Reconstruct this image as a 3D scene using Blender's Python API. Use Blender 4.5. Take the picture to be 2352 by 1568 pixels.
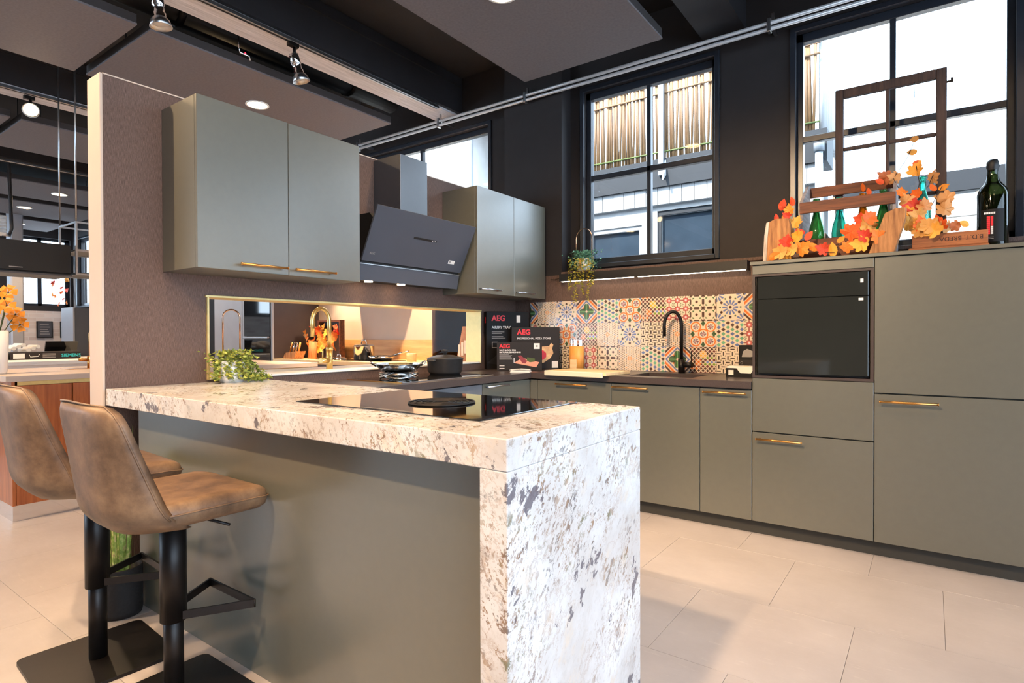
import bpy, math, random
import numpy as np
from mathutils import Vector, Matrix
random.seed(11)
for o in list(bpy.data.objects): bpy.data.objects.remove(o)
S = bpy.context.scene
COL = S.collection
# ------------------------------------------------------------------ camera
YAW, PITCH, ROLL = math.radians(35.818), math.radians(-0.5144), math.radians(-0.1738)
f_ = Vector((-math.sin(YAW)*math.cos(PITCH), math.cos(YAW)*math.cos(PITCH), math.sin(PITCH)))
r_ = Vector((math.cos(YAW), math.sin(YAW), 0)); u_ = r_.cross(f_)
r2 = math.cos(ROLL)*r_ + math.sin(ROLL)*u_; u2 = -math.sin(ROLL)*r_ + math.cos(ROLL)*u_
cd = bpy.data.cameras.new('camera'); cam = bpy.data.objects.new('camera', cd); COL.objects.link(cam)
cd.sensor_width = 36; cd.lens = 36*1334.4/2352; cd.clip_start = .05; cd.clip_end = 200
cam.matrix_world = Matrix(((r2.x,u2.x,-f_.x,3.0144),(r2.y,u2.y,-f_.y,-1.0462),(r2.z,u2.z,-f_.z,1.1745),(0,0,0,1)))
S.camera = cam
# ------------------------------------------------------------------ world, sun, exposure
W = bpy.data.worlds.new('sky'); S.world = W; W.use_nodes = True
wn = W.node_tree.nodes; bg = wn['Background']
bg.inputs[0].default_value = (.66, .83, 1, 1); bg.inputs[1].default_value = 7.5
sd = bpy.data.lights.new('sun', 'SUN'); sun = bpy.data.objects.new('sun', sd); COL.objects.link(sun)
sd.energy = 14; sd.angle = .01; sd.color = (1, .93, .82)
sun.rotation_euler = Vector((.35, .62, -.75)).to_track_quat('-Z', 'Y').to_euler()
vs = S.view_settings; vs.view_transform = 'Standard'; vs.look = 'None'; vs.gamma = 1; vs.exposure = 0.16
vs.use_curve_mapping = False
WARM = (1, .70, .42)
# ------------------------------------------------------------------ helpers: colour and materials
def lin(c):
    return tuple((x/255/12.92 if x/255 <= .04045 else ((x/255+.055)/1.055)**2.4) for x in c)
class NG:
    def __init__(s, name):
        s.m = bpy.data.materials.new(name); s.m.use_nodes = True; s.t = s.m.node_tree
        s.b = s.t.nodes['Principled BSDF']
    def n(s, typ, **kw):
        d = s.t.nodes.new(typ)
        for k, v in kw.items():
            if k[0] == '_': d.inputs[k[1:].replace('_', ' ')].default_value = v
            else: setattr(d, k, v)
        return d
    def l(s, a, b): s.t.links.new(a, b)
    def coord(s, scale=(1,1,1), rot=(0,0,0), kind='Object'):
        if kind == 'World': src = s.n('ShaderNodeNewGeometry').outputs['Position']
        else: src = s.n('ShaderNodeTexCoord').outputs[kind]
        mp = s.n('ShaderNodeMapping'); mp.inputs['Scale'].default_value = scale; mp.inputs['Rotation'].default_value = rot
        s.l(src, mp.inputs[0]); return mp.outputs[0]
    def noise(s, co, scale, detail=3, rough=.55):
        d = s.n('ShaderNodeTexNoise'); d.inputs['Scale'].default_value = scale; d.inputs['Detail'].default_value = detail
        d.inputs['Roughness'].default_value = rough; s.l(co, d.inputs['Vector']); return d.outputs['Fac']
    def ramp(s, fac, stops):
        d = s.n('ShaderNodeValToRGB'); e = d.color_ramp.elements
        while len(e) < len(stops): e.new(.5)
        for el, (p, c) in zip(e, stops):
            el.position = p; el.color = (*c, 1) if isinstance(c, tuple) else (c, c, c, 1)
        s.l(fac, d.inputs[0]); return d.outputs[0]
    def mix(s, fac, a, b, mode='MIX'):
        d = s.n('ShaderNodeMix', data_type='RGBA', blend_type=mode)
        for i, v in ((0, fac), (6, a), (7, b)):
            if isinstance(v, (int, float)): d.inputs[i].default_value = v
            elif isinstance(v, tuple): d.inputs[i].default_value = (*v, 1)
            else: s.l(v, d.inputs[i])
        return d.outputs[2]
    def math(s, op, a, b=0.0):
        d = s.n('ShaderNodeMath', operation=op)
        for i, v in ((0, a), (1, b)):
            if isinstance(v, (int, float)): d.inputs[i].default_value = v
            else: s.l(v, d.inputs[i])
        return d.outputs[0]
    def set(s, k, v):
        i = s.b.inputs[k]
        if isinstance(v, (int, float)): i.default_value = v
        elif isinstance(v, tuple): i.default_value = (*v, 1)
        else: s.l(v, i)
    def bump(s, fac, st, dist=.01):
        d = s.n('ShaderNodeBump'); d.inputs['Strength'].default_value = st; d.inputs['Distance'].default_value = dist
        s.l(fac, d.inputs['Height']); s.l(d.outputs[0], s.b.inputs['Normal'])
def mat(name, rgb, rough=.5, metal=0, var=.06, vs=9, bump=0, bs=120, st=(1,1,1), coat=0, sheen=0, kind='Object', emit=None, es=0, spec=.5, trans=0):
    g = NG(name); c = lin(rgb); co = g.coord(st, kind=kind)
    if var:
        f = g.noise(co, vs)
        g.set('Base Color', g.ramp(f, [(.3, tuple(x*(1-var) for x in c)), (.7, tuple(min(1, x*(1+var)) for x in c))]))
    else: g.set('Base Color', c)
    g.set('Roughness', rough); g.set('Metallic', metal); g.set('Coat Weight', coat); g.set('Specular IOR Level', spec)
    if sheen: g.set('Sheen Weight', sheen)
    if trans: g.set('Transmission Weight', trans)
    if bump: g.bump(g.noise(co, bs, 4), bump, .004)
    if emit: g.set('Emission Color', lin(emit)); g.set('Emission Strength', es)
    return g.m
def m_glass(name, tint=(1,1,1), refl=.08, a=1.0):
    g = NG(name); t = g.t; t.nodes.remove(g.b); out = t.nodes['Material Output']
    tr = g.n('ShaderNodeBsdfTransparent'); tr.inputs[0].default_value = (*tint, 1)
    gl = g.n('ShaderNodeBsdfGlossy'); gl.inputs['Roughness'].default_value = .02
    fr = g.n('ShaderNodeFresnel'); fr.inputs[0].default_value = 1.45
    co = g.coord((1,1,1)); nz = g.noise(co, 3)
    k = g.math('MULTIPLY', fr.outputs[0], g.ramp(nz, [(.3, .8*min(1, .08/refl)), (.7, min(1, .08/refl))]))
    k = g.math('MULTIPLY', k, g.math('SUBTRACT', 1.0, g.n('ShaderNodeNewGeometry').outputs['Backfacing']))
    mx = g.n('ShaderNodeMixShader'); g.l(k, mx.inputs[0]); g.l(tr.outputs[0], mx.inputs[1]); g.l(gl.outputs[0], mx.inputs[2])
    g.l(mx.outputs[0], out.inputs[0]); return g.m
def m_bottle(name, rgb):
    g = NG(name); g.set('Base Color', lin(rgb)); g.set('Roughness', .05); g.set('Transmission Weight', .85); g.set('IOR', 1.45)
    g.bump(g.noise(g.coord(), 12), .03, .004); return g.m
def m_granite():
    g = NG('granite'); co = g.coord((1,1,1), (.5,.35,.6), 'World'); st0 = g.coord((1,1,1), (.62,.5,.35), 'World'); mp2 = g.n('ShaderNodeMapping'); mp2.inputs['Scale'].default_value = (1.15,1.15,.52); g.l(st0, mp2.inputs[0]); st = mp2.outputs[0]
    base = g.mix(g.ramp(g.noise(co, 4, 5, .6), [(.38, 0.0), (.62, 1.0)]), lin((217,216,217)), lin((198,193,190)))
    base = g.mix(g.ramp(g.noise(st, 11, 6, .65), [(.56, 0.0), (.66, .55)]), base, lin((214,196,176)))
    clu = g.ramp(g.noise(st, 3.6, 4, .6), [(.45, 0.0), (.55, 1.0)])
    fc = g.ramp(g.noise(co, 12, 3), [(.36, lin((104,100,100))), (.47, lin((122,96,80))), (.55, lin((156,128,104))), (.64, lin((120,116,92)))])
    f1 = g.ramp(g.noise(st, 27, 7, .74), [(.56, 0.0), (.585, 1.0)]); f2 = g.ramp(g.noise(st, 74, 5, .7), [(.545, 0.0), (.57, 1.0)])
    base = g.mix(g.math('MULTIPLY', g.math('MULTIPLY', clu, f1), .92), base, fc)
    base = g.mix(g.math('MULTIPLY', g.math('MULTIPLY', g.ramp(g.noise(co, 4.6, 3), [(.47, .12), (.6, 1.0)]), f2), .7), base, fc)
    f0 = g.ramp(g.noise(st, 12.5, 8, .72), [(.585, 0.0), (.605, 1.0)])
    base = g.mix(g.math('MULTIPLY', g.math('MULTIPLY', f0, g.ramp(g.noise(co, 2.7, 3), [(.44, .15), (.56, 1.0)])), .72), base, g.ramp(g.noise(co, 22, 4), [(.38, lin((104,96,92))), (.5, lin((140,112,90))), (.6, lin((168,138,108)))]))
    vein = g.ramp(g.noise(st, 4.2, 8, .72), [(.488, 0.0), (.497, .8), (.503, .8), (.512, 0.0)])
    base = g.mix(g.math('MULTIPLY', vein, .4), base, lin((160,128,102)))
    bl = g.ramp(g.noise(st, 6.5, 7, .66), [(.622, 0.0), (.63, 1.0)])
    base = g.mix(g.math('MULTIPLY', bl, .9), base, lin((98,93,102)))
    g.set('Base Color', base); g.set('Roughness', .22); g.set('Specular IOR Level', .5); return g.m
def m_wallpaper(name, a, b, rough=.75):
    g = NG(name); v = g.coord((620,620,40), kind='World'); h = g.coord((110,110,800), kind='World')
    n1 = g.noise(v, 1, 3); n2 = g.noise(h, 1, 2); k = g.math('ADD', g.math('MULTIPLY', n1, .7), g.math('MULTIPLY', n2, .3))
    g.set('Base Color', g.ramp(k, [(.38, lin(a)), (.62, lin(b))])); g.set('Roughness', rough); g.bump(k, .15, .002); return g.m
def m_wood(name, a, b, axis='z', rough=.4, scale=1.0, kind='Object', coat=0):
    g = NG(name); s = {'x': (1.2,14,14), 'y': (14,1.2,14), 'z': (14,14,1.2)}[axis]
    co = g.coord(tuple(x*scale for x in s), kind=kind)
    n = g.noise(co, 1.6, 6, .65); g.set('Base Color', g.ramp(n, [(.3, lin(a)), (.7, lin(b))]))
    g.set('Roughness', rough); g.set('Coat Weight', coat); g.bump(n, .2, .003); return g.m
def m_floor():
    g = NG('floor_tile'); co = g.coord((1,1.0,1), kind='World'); st = g.coord((1.2,6,1), kind='World')
    n = g.noise(co, 2.2, 6, .65); n2 = g.noise(st, 7, 6, .7)
    c = g.ramp(n, [(.3, lin((174,164,160))), (.7, lin((191,181,177)))])
    c = g.mix(g.ramp(n2, [(.58, 0.0), (.75, .45)]), c, lin((214,206,198)))
    rnd = g.n('ShaderNodeObjectInfo').outputs['Random']
    c = g.mix(g.math('MULTIPLY', rnd, .10), c, lin((150,140,132)))
    g.set('Base Color', c); g.set('Roughness', g.ramp(n2, [(.3, .32), (.7, .46)])); g.bump(n2, .06, .003); return g.m
def m_leather():
    g = NG('suede'); co = g.coord()
    n = g.noise(co, 9, 6, .7); n2 = g.noise(co, 260, 3)
    g.set('Base Color', g.ramp(n, [(.32, lin((84,63,47))), (.5, lin((114,87,65))), (.7, lin((140,110,82)))]))
    g.set('Roughness', .48); g.bump(g.math('ADD', g.math('MULTIPLY', n2, .3), n), .15, .004); return g.m
def m_vcol(name, rough=.3, coat=0):
    g = NG(name); a = g.n('ShaderNodeVertexColor', layer_name='Col'); n = g.noise(g.coord(), 30)
    g.set('Base Color', g.mix(g.ramp(n, [(.3, 0.0), (.7, .06)]), a.outputs[0], (.9,.9,.9))); g.set('Roughness', rough); g.set('Coat Weight', coat); return g.m
def m_leaf(name, stops, kind='obj'):
    g = NG(name); rnd = g.n('ShaderNodeObjectInfo').outputs['Random']; n = g.noise(g.coord(), 30, 4)
    f = g.math('ADD', rnd, g.math('MULTIPLY', g.math('SUBTRACT', n, .5), .55))
    g.set('Base Color', g.ramp(f, [(p, lin(c)) for p, c in stops])); g.set('Roughness', .6); g.bump(n, .3, .004)
    g.set('Transmission Weight', 0.0); g.set('Subsurface Weight', 0.0); return g.m
def m_foliage(name, stops):
    g = NG(name); n = g.noise(g.coord(), 45, 2); g.set('Base Color', g.ramp(n, [(p, lin(c)) for p, c in stops])); g.set('Roughness', .5); return g.m
def m_brick():
    g = NG('pale_brick'); co = g.coord((1,1,1), (0,math.pi/2,math.pi/2) , 'World')
    sp = g.n('ShaderNodeSeparateXYZ'); g.l(g.n('ShaderNodeNewGeometry').outputs['Position'], sp.inputs[0])
    cb = g.n('ShaderNodeCombineXYZ'); g.l(sp.outputs[1], cb.inputs[0]); g.l(sp.outputs[2], cb.inputs[1])
    br = g.n('ShaderNodeTexBrick'); br.inputs['Scale'].default_value = 1; br.inputs['Brick Width'].default_value = .26; br.inputs['Row Height'].default_value = .075
    br.inputs['Mortar Size'].default_value = .008; br.inputs['Color1'].default_value = (*lin((206,190,182)), 1); br.inputs['Color2'].default_value = (*lin((172,150,142)), 1); br.inputs['Mortar'].default_value = (*lin((196,186,180)), 1)
    g.l(cb.outputs[0], br.inputs[0]); n = g.noise(co, 5, 4)
    g.set('Base Color', g.mix(g.math('MULTIPLY', n, .5), br.outputs[0], lin((220,210,204)))); g.set('Roughness', .8); return g.m
M = {}
M['green'] = mat('sage_lacquer', (94,93,83), .34, var=.03, vs=30, bump=.02, bs=300, spec=.85, coat=.5)
M['green'].node_tree.nodes['Principled BSDF'].inputs['Coat Roughness'].default_value = .22
M['greenU'] = M['green']
M['carcass'] = mat('dark_carcass', (52,50,45), .6)
M['granite'] = m_granite()
M['worktop'] = mat('brown_quartz', (72,62,60), .28, var=.25, vs=220, coat=.15)
M['paper'] = m_wallpaper('linen_wallpaper', (74,55,47), (114,90,80))
M['dpaper'] = m_wallpaper('dark_linen_wallpaper', (26,21,21), (44,36,35), .8)
M['black_wall'] = mat('dark_wall_paint', (36,31,32), .7, var=.15, vs=6, bump=.08, bs=200)
M['ceil'] = mat('dark_ceiling_paint', (28,26,28), .8, var=.2, vs=3, bump=.1, bs=60)
M['beam'] = mat('dark_beam_paint', (34,31,34), .65, var=.2, vs=4)
M['plank'] = mat('weathered_pale_plank', (214,210,212), .7, var=.2, vs=3, st=(30,1.5,30), bump=.15, bs=20)
M['panel'] = mat('grey_acoustic_panel', (108,102,104), .85, var=.1, vs=60, bump=.25, bs=300)
M['panel_edge'] = mat('dark_panel_edge', (50,45,45), .8)
M['cream'] = mat('cream_paint', (204,182,164), .55, var=.02)
M['white'] = mat('white_paint', (235,232,228), .5, var=.02)
M['floor'] = m_floor()
M['grout'] = mat('floor_joint', (120,110,104), .8)
M['leather'] = m_leather()
M['black_metal'] = mat('black_metal', (34,30,29), .38, .6, var=.1, vs=30)
M['black'] = mat('matt_black', (20,19,20), .5, var=.1)
M['frame'] = mat('blue_black_gloss_paint', (36,40,48), .28, var=.08, vs=12)
M['brass'] = mat('brushed_brass', (206,150,84), .28, 1, var=.06, vs=80)
M['gold'] = mat('champagne_gold', (228,196,128), .3, 1, var=.05, vs=40)
M['goldlam'] = mat('champagne_trim', (224,200,140), .42, .55, var=.04, vs=30)
M['copper'] = mat('rose_gold', (232,178,140), .12, 1, var=.04, vs=30)
M['chrome'] = mat('chrome', (225,225,228), .09, 1, var=.02)
M['galv'] = mat('galvanised_steel', (206,204,206), .3, .35, var=.06, vs=20)
M['alu'] = mat('brushed_aluminium', (196,198,202), .3, 1, var=.06, vs=60)
M['bglass'] = mat('black_glass', (18,18,20), .04, var=.2, vs=2, spec=.6, coat=.4)
M['hoodglass'] = mat('anthracite_glass', (72,76,86), .42, var=.03, vs=4)
M['hoodmetal'] = mat('anthracite_steel', (118,122,130), .36, .3, var=.05, vs=20)
M['chimney'] = mat('dark_chimney_steel', (58,62,70), .32, .2, var=.04, vs=20, spec=1.0, coat=.8)
M['chimney'].node_tree.nodes['Principled BSDF'].inputs['Coat Roughness'].default_value = .25
M['ovenglass'] = mat('oven_glass', (38,40,38), .05, var=.1, vs=2)
M['walnut'] = m_wood('orange_walnut', (142,70,30), (196,112,58), 'z', .35, 1, coat=.2)
M['oak'] = m_wood('pale_oak', (196,140,84), (232,184,124), 'x', .45, kind='World')
M['crate'] = m_wood('aged_crate_wood', (64,32,17), (128,70,38), 'x', .65, 2)
M['tray'] = m_wood('orange_crate_wood', (112,60,30), (178,108,58), 'x', .65, 2)
M['cratel'] = m_wood('worn_grey_wood', (120,108,104), (176,162,156), 'y', .75, 2)
M['bark'] = m_wood('split_log_wood', (116,72,38), (198,138,84), 'z', .8, 2.5)
M['barkedge'] = m_wood('pale_bark', (150,130,112), (222,208,192), 'z', .85, 3)
M['oldwood'] = m_wood('old_frame_wood', (46,34,30), (84,62,52), 'z', .8, 2)
M['pane'] = m_glass('window_glass', (.97,.985,1))
M['smoke'] = m_glass('smoked_glass', (.28,.25,.23), .3)
M['led'] = mat('led_strip', (255,244,226), .4, var=0, emit=(255,236,208), es=14)
M['lamp'] = mat('warm_lamp_lens', (255,236,200), .4, var=0, emit=(255,214,160), es=40)
M['led_red'] = mat('red_indicator', (255,40,50), .4, var=0, emit=(255,40,60), es=6)
M['tile'] = m_vcol('glazed_tile_print', .22, .08)
M['print'] = m_vcol('printed_card', .45)
M['card'] = mat('dark_printed_card', (44,38,36), .6, var=.05, spec=.25)
M['cardb'] = mat('black_printed_card', (22,19,19), .6, var=.05, spec=.25)
M['red'] = mat('red_print', (228,34,46), .5, var=0)
M['wprint'] = mat('white_print', (230,224,218), .5, var=0)
M['gprint'] = mat('grey_print', (150,144,140), .5, var=0)
M['teal'] = mat('teal_print', (40,190,196), .5, var=0)
M['ink'] = mat('dark_brown_ink', (50,26,16), .7, var=0)
M['paperw'] = mat('white_paper', (238,232,224), .6, var=.03)
M['leafA'] = m_leaf('autumn_leaf', [(.0, (196,44,24)), (.25, (222,86,30)), (.5, (236,132,32)), (.75, (240,170,60)), (1., (206,150,84))])
M['leafB'] = m_leaf('dry_leaf', [(.0, (168,72,40)), (.5, (206,140,78)), (1., (222,172,110))])
M['foliage'] = m_foliage('succulent_leaves', [(.35, (96,112,40)), (.5, (150,160,66)), (.62, (196,192,92)), (.72, (216,190,88))])
M['foliageB'] = m_foliage('blue_green_leaves', [(.35, (54,110,86)), (.55, (110,164,134)), (.72, (150,196,170))])
M['foliageY'] = m_foliage('trailing_yellow_leaves', [(.35, (110,116,30)), (.5, (170,160,46)), (.68, (222,182,50))])
M['grass'] = m_foliage('grass_blades', [(.3, (120,150,60)), (.5, (176,200,96)), (.62, (222,222,140)), (.75, (206,160,140))])
M['basket'] = mat('black_woven_pot', (30,26,26), .7, var=.3, vs=90, bump=.5, bs=90)
M['castiron'] = mat('dark_cast_iron', (54,52,52), .45, .35, var=.12, vs=40, bump=.1, bs=200)
M['steel'] = mat('polished_steel', (214,212,210), .12, 1, var=.03)
M['stone_sink'] = mat('black_composite', (28,26,26), .5, var=.2, vs=90)
M['clear'] = m_glass('clear_acrylic', (.9,.92,.94))
M['beech'] = m_wood('beech', (214,140,60), (238,172,88), 'z', .4, 1.5)
M['boardw'] = m_wood('maple_board', (226,184,128), (244,212,162), 'x', .45, 1)
M['board_edge'] = mat('pale_cream_laminate', (222,212,186), .5, var=.02)
M['grey_lac'] = mat('grey_lacquer', (150,150,156), .35, var=.03)
M['dgrey'] = mat('dark_grey_lacquer', (70,70,76), .45, var=.05)
M['brownlac'] = mat('dark_brown_panel', (58,46,44), .5, var=.08)
M['orangef'] = mat('orange_petal', (244,146,28), .6, var=.15, vs=40)
M['sill_stone'] = mat('white_sill', (240,234,224), .3, var=.03)
M['facade'] = mat('white_outer_boards', (150,150,150), .8, var=.05)
M['facadeW'] = mat('white_render', (196,194,190), .85, var=.08, vs=5)
M['fascia'] = mat('slate_fascia', (20,25,32), .7, var=.08)
M['cane'] = m_wood('bamboo_cane', (84,58,38), (146,112,74), 'z', .6, 1)
M['canew'] = mat('green_bamboo_rail', (72,84,30), .6, var=.2)
M['outglass'] = mat('dark_far_window_glass', (44,54,64), .08, var=.2, vs=2)
M['pipe'] = mat('grey_downpipe', (120,126,132), .5)
M['roof'] = mat('red_roof_tile', (150,70,58), .7, var=.15)
for k, rgb in (('teal', (84,206,190)), ('green', (84,150,92)), ('amber', (206,140,50)), ('dark', (30,40,16)), ('blue', (60,110,170))):
    M['b_'+k] = m_bottle(k+'_bottle_glass', rgb)
# ------------------------------------------------------------------ helpers: meshes
class MB:
    def __init__(s): s.v = []; s.f = []; s.sm = []; s.mi = []; s.m = 0
    def add(s, v, f, smooth=False):
        n = len(s.v); s.v += [tuple(p) for p in v]
        for q in f: s.f.append(tuple(i+n for i in q)); s.sm.append(smooth); s.mi.append(s.m)
        return s
    def mark(s): return len(s.v)
    def xf(s, mtx, a=0):
        for i in range(a, len(s.v)): s.v[i] = tuple(mtx @ Vector(s.v[i]))
        return s
    def box(s, x0, x1, y0, y1, z0, z1, r=0):
        if x0 > x1: x0, x1 = x1, x0
        if y0 > y1: y0, y1 = y1, y0
        if z0 > z1: z0, z1 = z1, z0
        if r <= 0:
            v = [(x,y,z) for z in (z0,z1) for y in (y0,y1) for x in (x0,x1)]
            return s.add(v, [(0,2,3,1),(4,5,7,6),(0,1,5,4),(2,6,7,3),(0,4,6,2),(1,3,7,5)])
        r = min(r, (x1-x0)*.49, (y1-y0)*.49, (z1-z0)*.49)
        v = []; idx = {}
        for i, x in enumerate((x0,x1)):
            for j, y in enumerate((y0,y1)):
                for k, z in enumerate((z0,z1)):
                    sx, sy, sz = (1,-1)[i]*r, (1,-1)[j]*r, (1,-1)[k]*r
                    idx[i,j,k] = len(v); v += [(x,y+sy,z+sz),(x+sx,y,z+sz),(x+sx,y+sy,z)]
        g = lambda i,j,k,a: idx[i,j,k]+a
        f = []
        for a in range(3):
            for e in (0,1):
                q = []
                for p in ((0,0),(1,0),(1,1),(0,1)):
                    t = [0,0,0]; t[a] = e; t[(a+1)%3] = p[0]; t[(a+2)%3] = p[1]; q.append(g(*t, a))
                f.append(tuple(q if e else q[::-1]))
            for p in (0,1):
                for q2 in (0,1):
                    t0 = [0,0,0]; t1 = [0,0,0]; b, c = (a+1)%3, (a+2)%3
                    t0[b] = t1[b] = p; t0[c] = t1[c] = q2; t1[a] = 1
                    q = (g(*t0,b), g(*t1,b), g(*t1,c), g(*t0,c)); f.append(q if (p == q2) else q[::-1])
        for i in (0,1):
            for j in (0,1):
                for k in (0,1):
                    q = (g(i,j,k,0), g(i,j,k,1), g(i,j,k,2)); f.append(q if (i+j+k) % 2 else q[::-1])
        return s.add(v, f)
    def cyl(s, p0, p1, r0, r1=None, n=20, caps=True):
        r1 = r0 if r1 is None else r1
        return s.tube([p0, p1], [r0, r1], n, caps)
    def tube(s, pts, r, n=10, caps=True, closed=False):
        P = [Vector(p) for p in pts]; N = len(P); R = r if isinstance(r, (list, tuple)) else [r]*N
        v = []; prev = None
        for i, p in enumerate(P):
            a = P[(i-1) % N] if (closed or i) else P[0]; b = P[(i+1) % N] if (closed or i < N-1) else P[-1]
            d = (b-a).normalized()
            if prev is None:
                up = Vector((0,0,1)) if abs(d.z) < .9 else Vector((1,0,0)); x = d.cross(up).normalized()
            else: x = (prev - d*prev.dot(d)).normalized()
            y = d.cross(x); prev = x
            v += [tuple(p + R[i]*(math.cos(t)*x + math.sin(t)*y)) for t in (2*math.pi*k/n for k in range(n))]
        f = []
        for i in range(N if closed else N-1):
            a, b = i*n, ((i+1) % N)*n
            for k in range(n): f.append((a+k, a+(k+1) % n, b+(k+1) % n, b+k))
        s.add(v, f, True)
        if caps and not closed:
            m = len(s.v)-len(v); s.f.append(tuple(m+k for k in range(n))[::-1]); s.sm.append(False); s.mi.append(s.m)
            s.f.append(tuple(m+(N-1)*n+k for k in range(n))); s.sm.append(False); s.mi.append(s.m)
        return s
    def lathe(s, prof, c=(0,0,0), n=28, smooth=True):
        v = []; f = []
        for r, z in prof:
            v += [(c[0]+max(r,1e-5)*math.cos(2*math.pi*k/n), c[1]+max(r,1e-5)*math.sin(2*math.pi*k/n), c[2]+z) for k in range(n)]
        for i in range(len(prof)-1):
            for k in range(n): f.append((i*n+k, i*n+(k+1) % n, (i+1)*n+(k+1) % n, (i+1)*n+k))
        return s.add(v, f, smooth)
    def prism(s, poly, axis, a, b):
        def P(p, t): return {'x': (t,p[0],p[1]), 'y': (p[0],t,p[1]), 'z': (p[0],p[1],t)}[axis]
        n = len(poly); v = [P(p, a) for p in poly]+[P(p, b) for p in poly]
        return s.add(v, [tuple(range(n))[::-1], tuple(range(n, 2*n))]+[(i, (i+1) % n, n+(i+1) % n, n+i) for i in range(n)])
    def quad(s, a, b, c, d): return s.add([a,b,c,d], [(0,1,2,3)])
def setp(o, label=None, cat=None, group=None, kind=None):
    for k, v in (('label', label), ('category', cat), ('group', group), ('kind', kind)):
        if v: o[k] = v
    return o
def wloc(o):
    v = Vector((0,0,0))
    while o: v += o.location; o = o.parent
    return v
def mesh_of(mb, name, mats, off=(0,0,0)):
    me = bpy.data.meshes.new(name)
    me.from_pydata([(x-off[0], y-off[1], z-off[2]) for x,y,z in mb.v], [], mb.f)
    for m in (mats if isinstance(mats, (list, tuple)) else [mats]): me.materials.append(M[m] if isinstance(m, str) else m)
    me.polygons.foreach_set('use_smooth', mb.sm); me.polygons.foreach_set('material_index', mb.mi)
    me.update()
    import bmesh
    b = bmesh.new(); b.from_mesh(me); bmesh.ops.recalc_face_normals(b, faces=b.faces); b.to_mesh(me); b.free()
    return me
def obj(name, mb, mats, parent=None, local=False, kind=None, label=None, cat=None, group=None):
    if parent is not None:
        off = (0,0,0) if local else wloc(parent); loc = (0,0,0)
    else:
        xs, ys, zs = zip(*mb.v); off = ((min(xs)+max(xs))/2, (min(ys)+max(ys))/2, min(zs)); loc = off
    o = bpy.data.objects.new(name, mesh_of(mb, name, mats, off)); COL.objects.link(o); o.location = loc
    if parent is not None: o.parent = parent
    return setp(o, label, cat, group, kind)
def thing(name, label, cat, loc=(0,0,0), rz=0, group=None, kind=None):
    o = bpy.data.objects.new(name, None); COL.objects.link(o); o.location = loc; o.rotation_euler = (0,0,rz); o.empty_display_size = .05
    return setp(o, label, cat, group, kind)
def struct(name, mb, mats, label=None): return obj(name, mb, mats, kind='structure', label=label)
def dup(o, parent=None, loc=None, rz=None, label=None):
    c = o.copy(); COL.objects.link(c); c.parent = parent
    if loc is not None: c.location = loc
    if rz is not None: c.rotation_euler = (0,0,rz)
    if label: c['label'] = label
    for ch in list(o.children): dup(ch, c)
    return c
def B(*a, **k): return MB().box(*a, **k)
def lettering(parent, s, size, m, mtx, name='lettering', align='LEFT', local=True, sx=1.0, bold=0.0):
    cu = bpy.data.curves.new('t', 'FONT'); cu.body = s; cu.size = size; cu.align_x = align; cu.extrude = .0003; cu.offset = bold
    t = bpy.data.objects.new('t', cu); COL.objects.link(t); bpy.context.view_layer.update()
    me = bpy.data.meshes.new_from_object(t.evaluated_get(bpy.context.evaluated_depsgraph_get()))
    bpy.data.objects.remove(t); bpy.data.curves.remove(cu)
    me.transform(Matrix.Diagonal((sx,1,1,1))); me.transform(mtx); me.materials.clear(); me.materials.append(M[m])
    if not local:
        w = wloc(parent); me.transform(Matrix.Translation(-w))
    o = bpy.data.objects.new(name, me); COL.objects.link(o); o.parent = parent; return o
def face(origin, xdir, ydir):
    x = Vector(xdir).normalized(); y = Vector(ydir).normalized(); z = x.cross(y)
    return Matrix(((x.x,y.x,z.x,origin[0]),(x.y,y.y,z.y,origin[1]),(x.z,y.z,z.z,origin[2]),(0,0,0,1)))
def colour_grid(name, w, h, nx, ny, fn, m, parent=None, depth=.0, mtx=None):
    """flat printed face: a fine grid whose faces take the print's colours"""
    us, vs_ = np.meshgrid((np.arange(nx)+.5)/nx, (np.arange(ny)+.5)/ny); c = np.zeros((ny,nx,3))
    for dx in (-.25,.25):
        for dy in (-.25,.25): c += fn(us+dx/nx, vs_+dy/ny)/4
    c = c/255; c = np.where(c <= .04045, c/12.92, ((c+.055)/1.055)**2.4)
    xs = np.arange(nx+1)*w/nx; ys = np.arange(ny+1)*h/ny
    V = [(x,y,0) for y in ys for x in xs]; k = nx+1
    F = [(j*k+i, j*k+i+1, (j+1)*k+i+1, (j+1)*k+i) for j in range(ny) for i in range(nx)]
    cols = np.repeat(c.reshape(-1,3), 4, axis=0)
    if depth:
        n = len(V); V += [(0,0,0),(w,0,0),(w,h,0),(0,h,0),(0,0,-depth),(w,0,-depth),(w,h,-depth),(0,h,-depth)]
        F += [(n+a, n+4+a, n+4+(a+1) % 4, n+(a+1) % 4) for a in range(4)]
        cols = np.vstack([cols, np.tile([[.75,.66,.55]], (16,1))])
    me = bpy.data.meshes.new(name); me.from_pydata(V, [], F)
    at = me.color_attributes.new('Col', 'FLOAT_COLOR', 'CORNER')
    at.data.foreach_set('color', np.hstack([cols, np.ones((len(cols),1))]).astype('f').ravel()); me.materials.append(M[m])
    if mtx is not None: me.transform(mtx)
    if name is None: return me
    o = bpy.data.objects.new(name, me); COL.objects.link(o)
    if parent: o.parent = parent
    return o
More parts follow.
